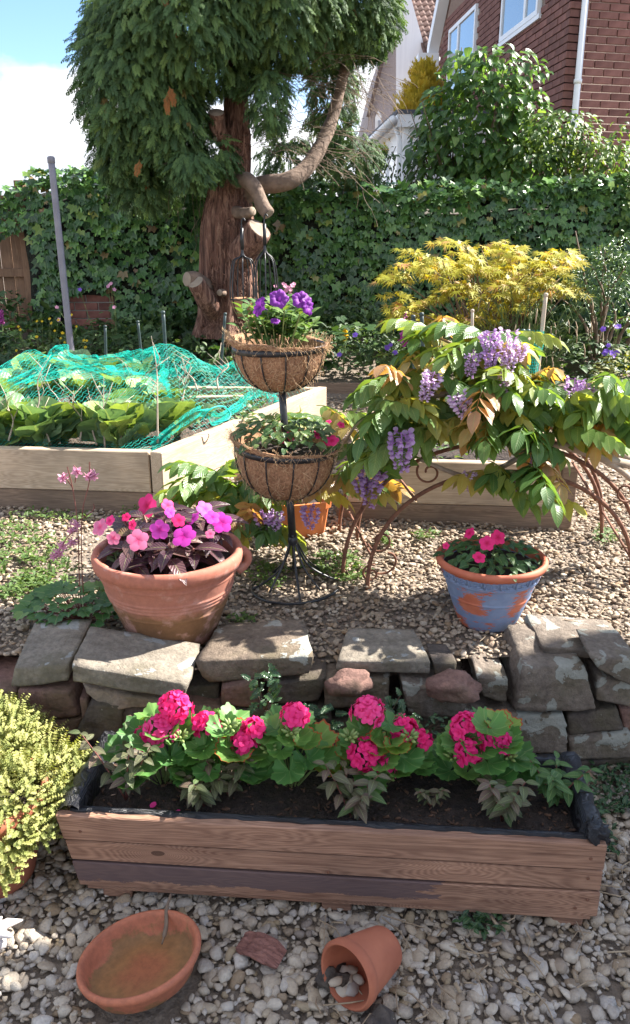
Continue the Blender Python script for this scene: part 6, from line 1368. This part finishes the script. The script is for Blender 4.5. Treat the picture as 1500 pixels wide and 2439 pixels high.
for (px, py), lab in (((275, 1348), 'pale green petunia seedling at the rim of the big pot beside a pink flower'), ((415, 1352), 'larger pale green seedling rosette at the front of the big pot')):
    b = P(px, py - 8, z=.60); b.y += .01; b.z -= .01; t = thing('seedling', lab, 'seedling', b); leaves(t, 'leaf', [frame((math.cos(i * 2.4), math.sin(i * 2.4), .25 + .06 * i), (0, -.2, 1), 0, (0, 0, .003 * i), rnd.uniform(.7, 1.1) * (1 - .03 * i)) for i in range(13)], [leaf(.05, .02, lambda q: math.sin(math.pi * q ** 1.4) ** .8 if 0 < q < 1 else .1, 4, .8, .25)], M_lime); obj('stem', tube([(0, 0, -.02), (0, 0, .04)], .003, 6), M_stem, t)

# ================================================================ busy lizzies in blue pot and lower basket
M_liz = leafmat('busy_lizzie_leaf', [(0, (.028, .085, .03)), (.6, (.05, .13, .04)), (1, (.10, .18, .055))], .3, .36); M_liz2 = leafmat('variegated_lizzie_leaf', [(0, (.05, .12, .04)), (.6, (.11, .19, .06)), (1, (.20, .26, .09))], .35, .36)
LZ = [leaf(.042, .027, None, 4, .7, .3), leaf(.034, .022, None, 4, 1.0, .3)]
def lizzie(lab, base, R_, h, n, m, flowers):
    t = thing('busy_lizzie', lab, 'plant', base); ms = []
    for i in range(n):
        a = i * 2.4; r = R_ * math.sqrt((i + .5) / n) * rnd.uniform(.9, 1.08); z = h * (1 - .7 * (r / R_) ** 2) * rnd.uniform(.6, 1.1) + .012 + .025 * noise.noise(Vector((math.cos(a) * r * 25, math.sin(a) * r * 25, R_ * 50))); ms.append(frame((math.cos(a) + jit(.7), math.sin(a) + jit(.7) - .2, -.1 + jit(.4)), (math.cos(a) * .5, math.sin(a) * .5 - .3, 1), 0, (r * math.cos(a), r * math.sin(a), z), rnd.uniform(.7, 1.2)))
    leaves(t, 'leaf', ms, LZ, m); obj('stems', join([tube([(0, 0, -.01), (r * math.cos(a) * .9, r * math.sin(a) * .9, h * .5)], .003, 5, False) for a, r in [(k * 2.4, R_ * math.sqrt((k + .5) / 14)) for k in range(14)]]), M_stem, t)
    for px, py, y, k, s in flowers: flower_at(t, px, py, y, k, s)
    return t
lizzie('busy lizzie with hot pink flowers in the flaking blue pot', U + Vector((0, 0, .195)), .145, .06, 120, M_liz, [(1160, 1294, 2.26, 'r', .85), (1186, 1280, 2.3, 'r', .85), (1141, 1328, 2.21, 'r', .7), (1118, 1270, 2.36, 'r', .7), (1062, 1300, 2.3, 'r', .4)])
lizzie('busy lizzie with red pink flowers filling the lower coir basket', SB + Vector((-.032, 0, .515 + .005)), .158, .085, 200, M_liz2, [(690, 1040, 2.56, 'r', .6), (672, 1048, 2.55, 'r', .45), (755, 1036, 2.6, 'r', .6), (790, 1050, 2.56, 'r', .85), (772, 1058, 2.53, 'r', .4), (812, 1012, 2.7, 'r', .5), (782, 1005, 2.72, 'r', .4)])
# petunias in the top basket
M_petl = leafmat('petunia_leaf', [(0, (.07, .17, .045)), (.6, (.13, .25, .055)), (1, (.22, .32, .07))], .42, .5); M_ptn = petalmat('purple_petunia_petal', [(0, (.14, .012, .22)), (1, (.22, .04, .32))], (.03, 0, .06), .3)
pe = thing('petunia', 'petunia with three purple trumpet flowers in the upper coir basket', 'plant', SB + Vector((-.052, 0, .845))); ms = []; gs = []
for k in range(34):
    a = k * 2.4; r = .125 * math.sqrt((k + .5) / 34); tip = Vector((r * 1.1 * math.cos(a), r * math.sin(a), rnd.uniform(.07, .17) * (1.2 - r * 4))); gs.append(tube([(r * .5 * math.cos(a), r * .5 * math.sin(a), -.02), tip], [.003, .002], 5, False))
    for i in range(9): an = i * 2.4 + a; q = tip * (.35 + .65 * i / 8); ms.append(frame((math.cos(an), math.sin(an) - .1, .25 + .5 * i / 8), (jit(.3), -.25, 1), 0, q, rnd.uniform(.8, 1.3) * (1 - .035 * i)))
leaves(pe, 'leaf', ms, [leaf(.058, .030, lambda q: math.sin(math.pi * q ** 1.2) ** .8 if 0 < q < 1 else .1, 4, .8, .25), leaf(.048, .027, None, 4, .4, .3)], M_petl); obj('stems', join(gs), M_stem, pe)
v, f = [], []
for j, (r, z) in enumerate(((.003, -.045), (.004, -.025), (.009, -.008), (.02, .002), (.034, .002), (.041, -.004))):
    for k in range(30): t = 2 * math.pi * k / 30; q = 1 + (.09 * math.cos(5 * t) + .02 * math.sin(15 * t)) * (j > 2); v.append((r * q * math.cos(t), r * q * math.sin(t), z + (.005 * math.sin(10 * t) if j > 3 else 0)))
for j in range(5):
    for k in range(30): k2 = (k + 1) % 30; f.append((j * 30 + k, j * 30 + k2, j * 30 + 30 + k2, j * 30 + 30 + k))
tr_ = G(v, f, [(.5, j / 5) for j in range(6) for k in range(30)]).mesh('trumpet_flower'); tr_.materials.append(M_ptn)
for px, py, fc in ((616, 730, (-.75, -.5, .35)), (664, 711, (.1, -.8, .45)), (718, 714, (.15, -.7, .5)), (734, 728, (.8, -.45, .1)), (655, 764, (.1, -.4, .7))):
    q = P(px, py, y=2.50) - pe.location; s = .72 if py < 740 else .36; obj('trumpet_flower', tr_, None, pe, Matrix.Translation(q) @ Vector(fc).to_track_quat('Z', 'Y').to_matrix().to_4x4() @ Matrix.Scale(s, 4))

# ================================================================ cabbages and pea sticks
M_cab = leafmat('cabbage_leaf', [(0, (.12, .22, .13)), (.4, (.17, .29, .14)), (.7, (.24, .37, .14)), (1, (.34, .45, .11))], .32, .38, 'pinnate', (1.25, 1.2, .5))
CB = [leaf(.235, .17, lambda t: (.16 if t < .12 else min(1, .2 + 1.2 * math.sin(math.pi * ((t - .1) / .92) ** .9) ** .8)) if t < .99 else .25, 9, .25 + .3 * k, .25, .12) for k in range(3)]
spots = [(-10, 1056), (105, 1058), (280, 1060), (20, 990), (300, 1010), (390, 990),(60, 1040), (150, 1045), (240, 1050), (320, 1050), (30, 960), (110, 960), (200, 965), (290, 965), (360, 975), (400, 1035), (80, 905), (170, 910), (260, 915), (340, 925)]
for i, (px, py) in enumerate(spots):
    b = P(px, py, z=.60); b.z = .585; t = thing('cabbage_plant', 'young cabbage with broad blue green leaves under the teal netting', 'cabbage', b, group='cabbages under the net')
    leaves(t, 'leaf', [frame((math.cos(k * 2.4), math.sin(k * 2.4),  1.0 + .28 * k + jit(.5)), (-math.cos(k * 2.4) * .8, -math.sin(k * 2.4) * .8, .6), jit(.5), (jit(.02), jit(.02), -.015 + .005 * k), rnd.uniform(.8, 1.25) * (1 - .03 * k)) for k in range(11)], CB, M_cab); obj('stem', tube([(0, 0, -.02), (0, 0, .07)], [.014, .01], 8), M_stem, t)
M_stick = simple('bleached_stick', (.30, .24, .18), (.50, .42, .33), 30, .85, .3)
for px0, py0, px1, py1 in ((250, 1070, 247, 895), (160, 1020, 92, 860), (375, 1055, 360, 800), (430, 960, 445, 880), (190, 1050, 175, 930), (285, 1060, 285, 960), (230, 1060, 205, 945), (470, 930, 430, 860), (20, 1050, 35, 930), (120, 1060, 85, 990), (520, 930, 535, 850), (330, 1000, 290, 855), (440, 1000, 450, 880), (60, 1040, 120, 845)):
    a = P(px0, py0, y=3.62 if py0 > 1030 else 4.2); a.z = max(a.z, .57); b = P(px1, py1, y=a.y + .1); p = smoothpath([a, a.lerp(b, .4) + Vector((jit(.02), jit(.02), 0)), a.lerp(b, .7) + Vector((jit(.03), jit(.02), 0)), b], 4)
    t = thing('pea_stick', 'bleached forked stick pushed into soil to hold up the netting', 'stick', a, group='pea sticks in the netted bed'); obj('shaft', xf(tube(p, [.0055 - .0004 * k for k in range(len(p))], 6), Matrix.Translation(-a)), M_stick, t)
    for k in (4, 6, 8): obj('side_twig', xf(tube([p[k], p[k] + Vector((jit(.05), jit(.04), .05)), p[k] + Vector((jit(.08), jit(.05), .12))], [.003, .002, .001], 5), Matrix.Translation(-a)), M_stick, t)
ms = []
for i in range(500):
    u, w_ = rnd.random(), rnd.random(); x = RB[0][0] + .1 + u * .8; y = 3.4 + w_ * 1.5; ms.append(frame((jit(1), jit(1), .4), (jit(.4), jit(.4), 1), 0, (x, y, .585 + .06 * rnd.random()), rnd.uniform(.6, 1.2)))
for i in range(700):
    p = (B_ * 0.35 + C_ * .65) + Vector((rnd.uniform(-.9, -.05), jit(.45), 0)); ms.append(frame((jit(1), jit(1), .4), (jit(.4), jit(.4), 1), 0, (p.x, p.y, .585 + .05 * rnd.random()), rnd.uniform(.6, 1.3)))
tag(scatter('vegetable_seedlings', ms, OVAL, M_liz2), 'small leafy seedlings and weeds covering soil in the raised beds', 'seedlings', kind='stuff')

# ================================================================ columbine, thyme, holly, weeds
M_col = leafmat('columbine_leaf', [(0, (.055, .15, .045)), (.7, (.10, .22, .06)), (1, (.17, .28, .07))], .35, .5, 'palmate')
cb = P(185, 1500, z=.35); cb.y += .05; cq = thing('columbine', 'columbine with tall bare stalks of pale pink flowers beside the big pot', 'plant', cb); ms = []; gs = []
CL = [fan([(t, .036 * r) for t, r in lobed([(0, 1), (.6, .95), (1.2, .85), (1.8, .6)], .72, .4)], .25)]
for i in range(70):
    a = i * 2.4; r = .155 * math.sqrt((i + .5) / 70); q = Vector((r * math.cos(a) * 1.15 - .01, r * math.sin(a) * .8, .075 * (1 - (r / .17) ** 2) + .02 + .03 * rnd.random())); ms.append(frame((math.cos(a) + jit(.5), math.sin(a) - .2 + jit(.5), -.1 + jit(.3)), (math.cos(a) * .5, math.sin(a) * .4 - .4, 1), 0, q, rnd.uniform(.7, 1.2))); gs.append(tube([(0, 0, 0), q], .0012, 4, False))
leaves(cq, 'leaf', ms, CL, M_col)
fcol = join([flower5(.017, .6, .9), xf(flower5(.019, .45, .2), Matrix.Rotation(.6, 4, 'Z'))] + [xf(tube([(.004, 0, 0), (.009, 0, -.012), (.007, 0, -.022)], [.003, .002, .001], 4, False), Matrix.Rotation(k * 1.2566, 4, 'Z')) for k in range(5)]).mesh('flower'); fcol.materials.append(M_pinkf)
for px, py in ((150, 1138), (183, 1124), (210, 1135), (222, 1133), (170, 1265), (140, 1318), (172, 1292), (148, 1300), (130, 1325), (182, 1250)):
    q = P(px, py, y=cb.y + jit(.05)) - cb; obj('flower', fcol, None, cq, Matrix.LocRotScale(q, Euler((R(120) + jit(.5), jit(.4), jit(3))), None))
for path in ([(0, 0, 0), P(188, 1360, y=cb.y) - cb, P(185, 1250, y=cb.y) - cb, P(172, 1160, y=cb.y) - cb, P(160, 1112, y=cb.y) - cb], [(.01, 0, 0), P(194, 1330, y=cb.y) - cb, P(196, 1220, y=cb.y) - cb, P(212, 1150, y=cb.y) - cb, P(213, 1100, y=cb.y) - cb], [P(186, 1260, y=cb.y) - cb, P(160, 1280, y=cb.y) - cb, P(142, 1312, y=cb.y) - cb], [P(174, 1165, y=cb.y) - cb, P(158, 1140, y=cb.y) - cb, P(150, 1134, y=cb.y) - cb], [P(178, 1150, y=cb.y) - cb, P(183, 1120, y=cb.y) - cb, P(175, 1108, y=cb.y) - cb], [P(190, 1240, y=cb.y) - cb, P(222, 1215, y=cb.y) - cb, P(222, 1200, y=cb.y) - cb]): gs.append(tube(smoothpath(path, 4), .0017, 5, False))
obj('stalks', join(gs), M_dstem, cq)
# golden thyme
M_thy = leafmat('golden_thyme_leaf', [(0, (.24, .28, .08)), (.5, (.38, .40, .12)), (1, (.54, .52, .20))], .3, .5, 'pinnate', (1.1, 1.1, .5))
def sprig(seed):
    r_ = random.Random(seed); gs = [tube([(0, 0, 0), (.002, .03, 0), (0, .06, .004)], [.0009, .0007, .0004], 3, False)]; lf = leaf(.0072, .0062, None, 2, .4, .3)
    for i in range(7):
        t = .15 + .85 * i / 6
        for s in range(4): an = s * 1.5708 + i * .8; gs.append(xf(lf, frame((math.cos(an), .55, math.sin(an)), (math.cos(an) * -.5, 1, math.sin(an) * -.5), 0, (0, .06 * t, .004 * t), (1.15 - .5 * abs(t - .5)) * r_.uniform(.8, 1.2))))
    return join(gs)
SPG = [sprig(i) for i in range(3)]; tyc = thing('golden_thyme', 'bushy golden thyme spilling over its terracotta pot in the sun', 'herb', TP + Vector((0, 0, .22))); ms = []
for cx, cy, yy, rx, rz, ry, n in ((20, 1805, 1.80, 110, 85, .15, 700), (-60, 1800, 1.75, 120, 110, .2, 500), (110, 1845, 1.74, 70, 48, .10, 300), (40, 1900, 1.62, 75, 70, .10, 420), (0, 2010, 1.50, 60, 45, .06, 230), (75, 1975, 1.56, 45, 35, .05, 130), (180, 1840, 1.76, 40, 28, .06, 90), (10, 1730, 1.86, 60, 40, .08, 220), (-10, 2075, 1.48, 30, 35, .04, 90), (110, 1920, 1.62, 45, 40, .05, 100)):
    c = P(cx, cy, y=yy)
    for i in range(n):
        u = Vector((rnd.gauss(0, 1), rnd.gauss(0, 1), rnd.gauss(0, 1))).normalized(); k = rnd.uniform(.3, 1) ** .4; p = c + Vector((u.x * rx * .00104, u.y * ry, u.z * rz * .00104)) * k; ms.append(frame((u.x + jit(.6), u.y - .2 + jit(.6), .65 + u.z * .4 + jit(.4)), (jit(1), jit(1), jit(1)), 0, p - tyc.location, rnd.uniform(.55, .9)))
scatter('sprigs', ms, SPG, M_thy, tyc)
# holly seedlings in the wall joints
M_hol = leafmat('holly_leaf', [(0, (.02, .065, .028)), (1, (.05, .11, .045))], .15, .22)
HO = [leaf(.042, .026, lambda t: [.12, 1, .55, 1, .5, .9, .4, .55, .05][int(round(t * 8))], 8, .5, .35), leaf(.036, .022, lambda t: [.12, 1, .5, 1, .55, .9, .4, .5, .05][int(round(t * 8))], 8, .9, .45)]
for i, (px, py, n, rx, ry, lab) in enumerate(((630, 1650, 34, 35, 50, 'small holly seedling growing from the wall joint below a cap stone'), (740, 1712, 40, 65, 30, 'spreading holly seedling rooted low in the wall behind the middle geranium'), (920, 1690, 26, 35, 40, 'holly sprig against the wall beside a pale lichen block'), (1010, 1725, 60, 60, 26, 'dark creeping seedling tuft in the wall behind the flowers'))):
    b = P(px, py + ry, y=1.97); t = thing('holly_seedling', lab, 'plant', b); ms = []
    for k in range(n):
        q = P(px + jit(rx), py + jit(ry), y=1.95 - rnd.random() * .04) - b; ms.append(frame((jit(1), -.4 + jit(.5), jit(.8)), (jit(.4), -.8, .8), 0, q, rnd.uniform(.6, 1.0) * (.5 if i == 3 else 1)))
    leaves(t, 'leaf', ms, HO, M_hol); obj('stems', join([tube([(0, .03, -.01), (q.translation * .5) + Vector((0, .01, 0)), q.translation], .0014, 4, False) for q in ms[::3]]), M_bstem, t)
# weeds in the chippings
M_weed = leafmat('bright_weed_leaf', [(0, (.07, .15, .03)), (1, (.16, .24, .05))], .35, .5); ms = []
WO = [leaf(.022, .010, None, 3, .5, .3), leaf(.018, .011, None, 3, .8, .3)]
for px, py, rx, ry, n in ((60, 1310, 110, 40, 750), (90, 1370, 110, 45, 900), (60, 1415, 70, 30, 400), (40, 1260, 60, 14, 140), (790, 1350, 70, 26, 420), (830, 1370, 50, 20, 160), (640, 1370, 50, 25, 140), (575, 1470, 35, 10, 60), (915, 1303, 20, 8, 80), (1010, 1290, 30, 8, 80), (160, 1235, 60, 14, 90), (1440, 1280, 30, 20, 90), (330, 1228, 60, 12, 80), (80, 1230, 60, 10, 60)):
    for i in range(n):
        a = rnd.uniform(0, 6.283); r = math.sqrt(rnd.random()); q = P(px + rx * r * math.cos(a), py + ry * r * math.sin(a), z=.35)
        if noise.noise(Vector((q.x * 14, q.y * 14, 3))) < -.05 and n > 300: continue
        ms.append(frame((jit(1), jit(1), .35 + jit(.3)), (jit(.4), jit(.4), 1), 0, (q.x, q.y, ground(q.x, q.y) + .008 + .02 * rnd.random()), rnd.uniform(.7, 1.4)))
tag(scatter('creeping_weeds', ms, WO, M_weed), 'bright green creeping weeds growing through the chippings', 'weeds', kind='stuff')
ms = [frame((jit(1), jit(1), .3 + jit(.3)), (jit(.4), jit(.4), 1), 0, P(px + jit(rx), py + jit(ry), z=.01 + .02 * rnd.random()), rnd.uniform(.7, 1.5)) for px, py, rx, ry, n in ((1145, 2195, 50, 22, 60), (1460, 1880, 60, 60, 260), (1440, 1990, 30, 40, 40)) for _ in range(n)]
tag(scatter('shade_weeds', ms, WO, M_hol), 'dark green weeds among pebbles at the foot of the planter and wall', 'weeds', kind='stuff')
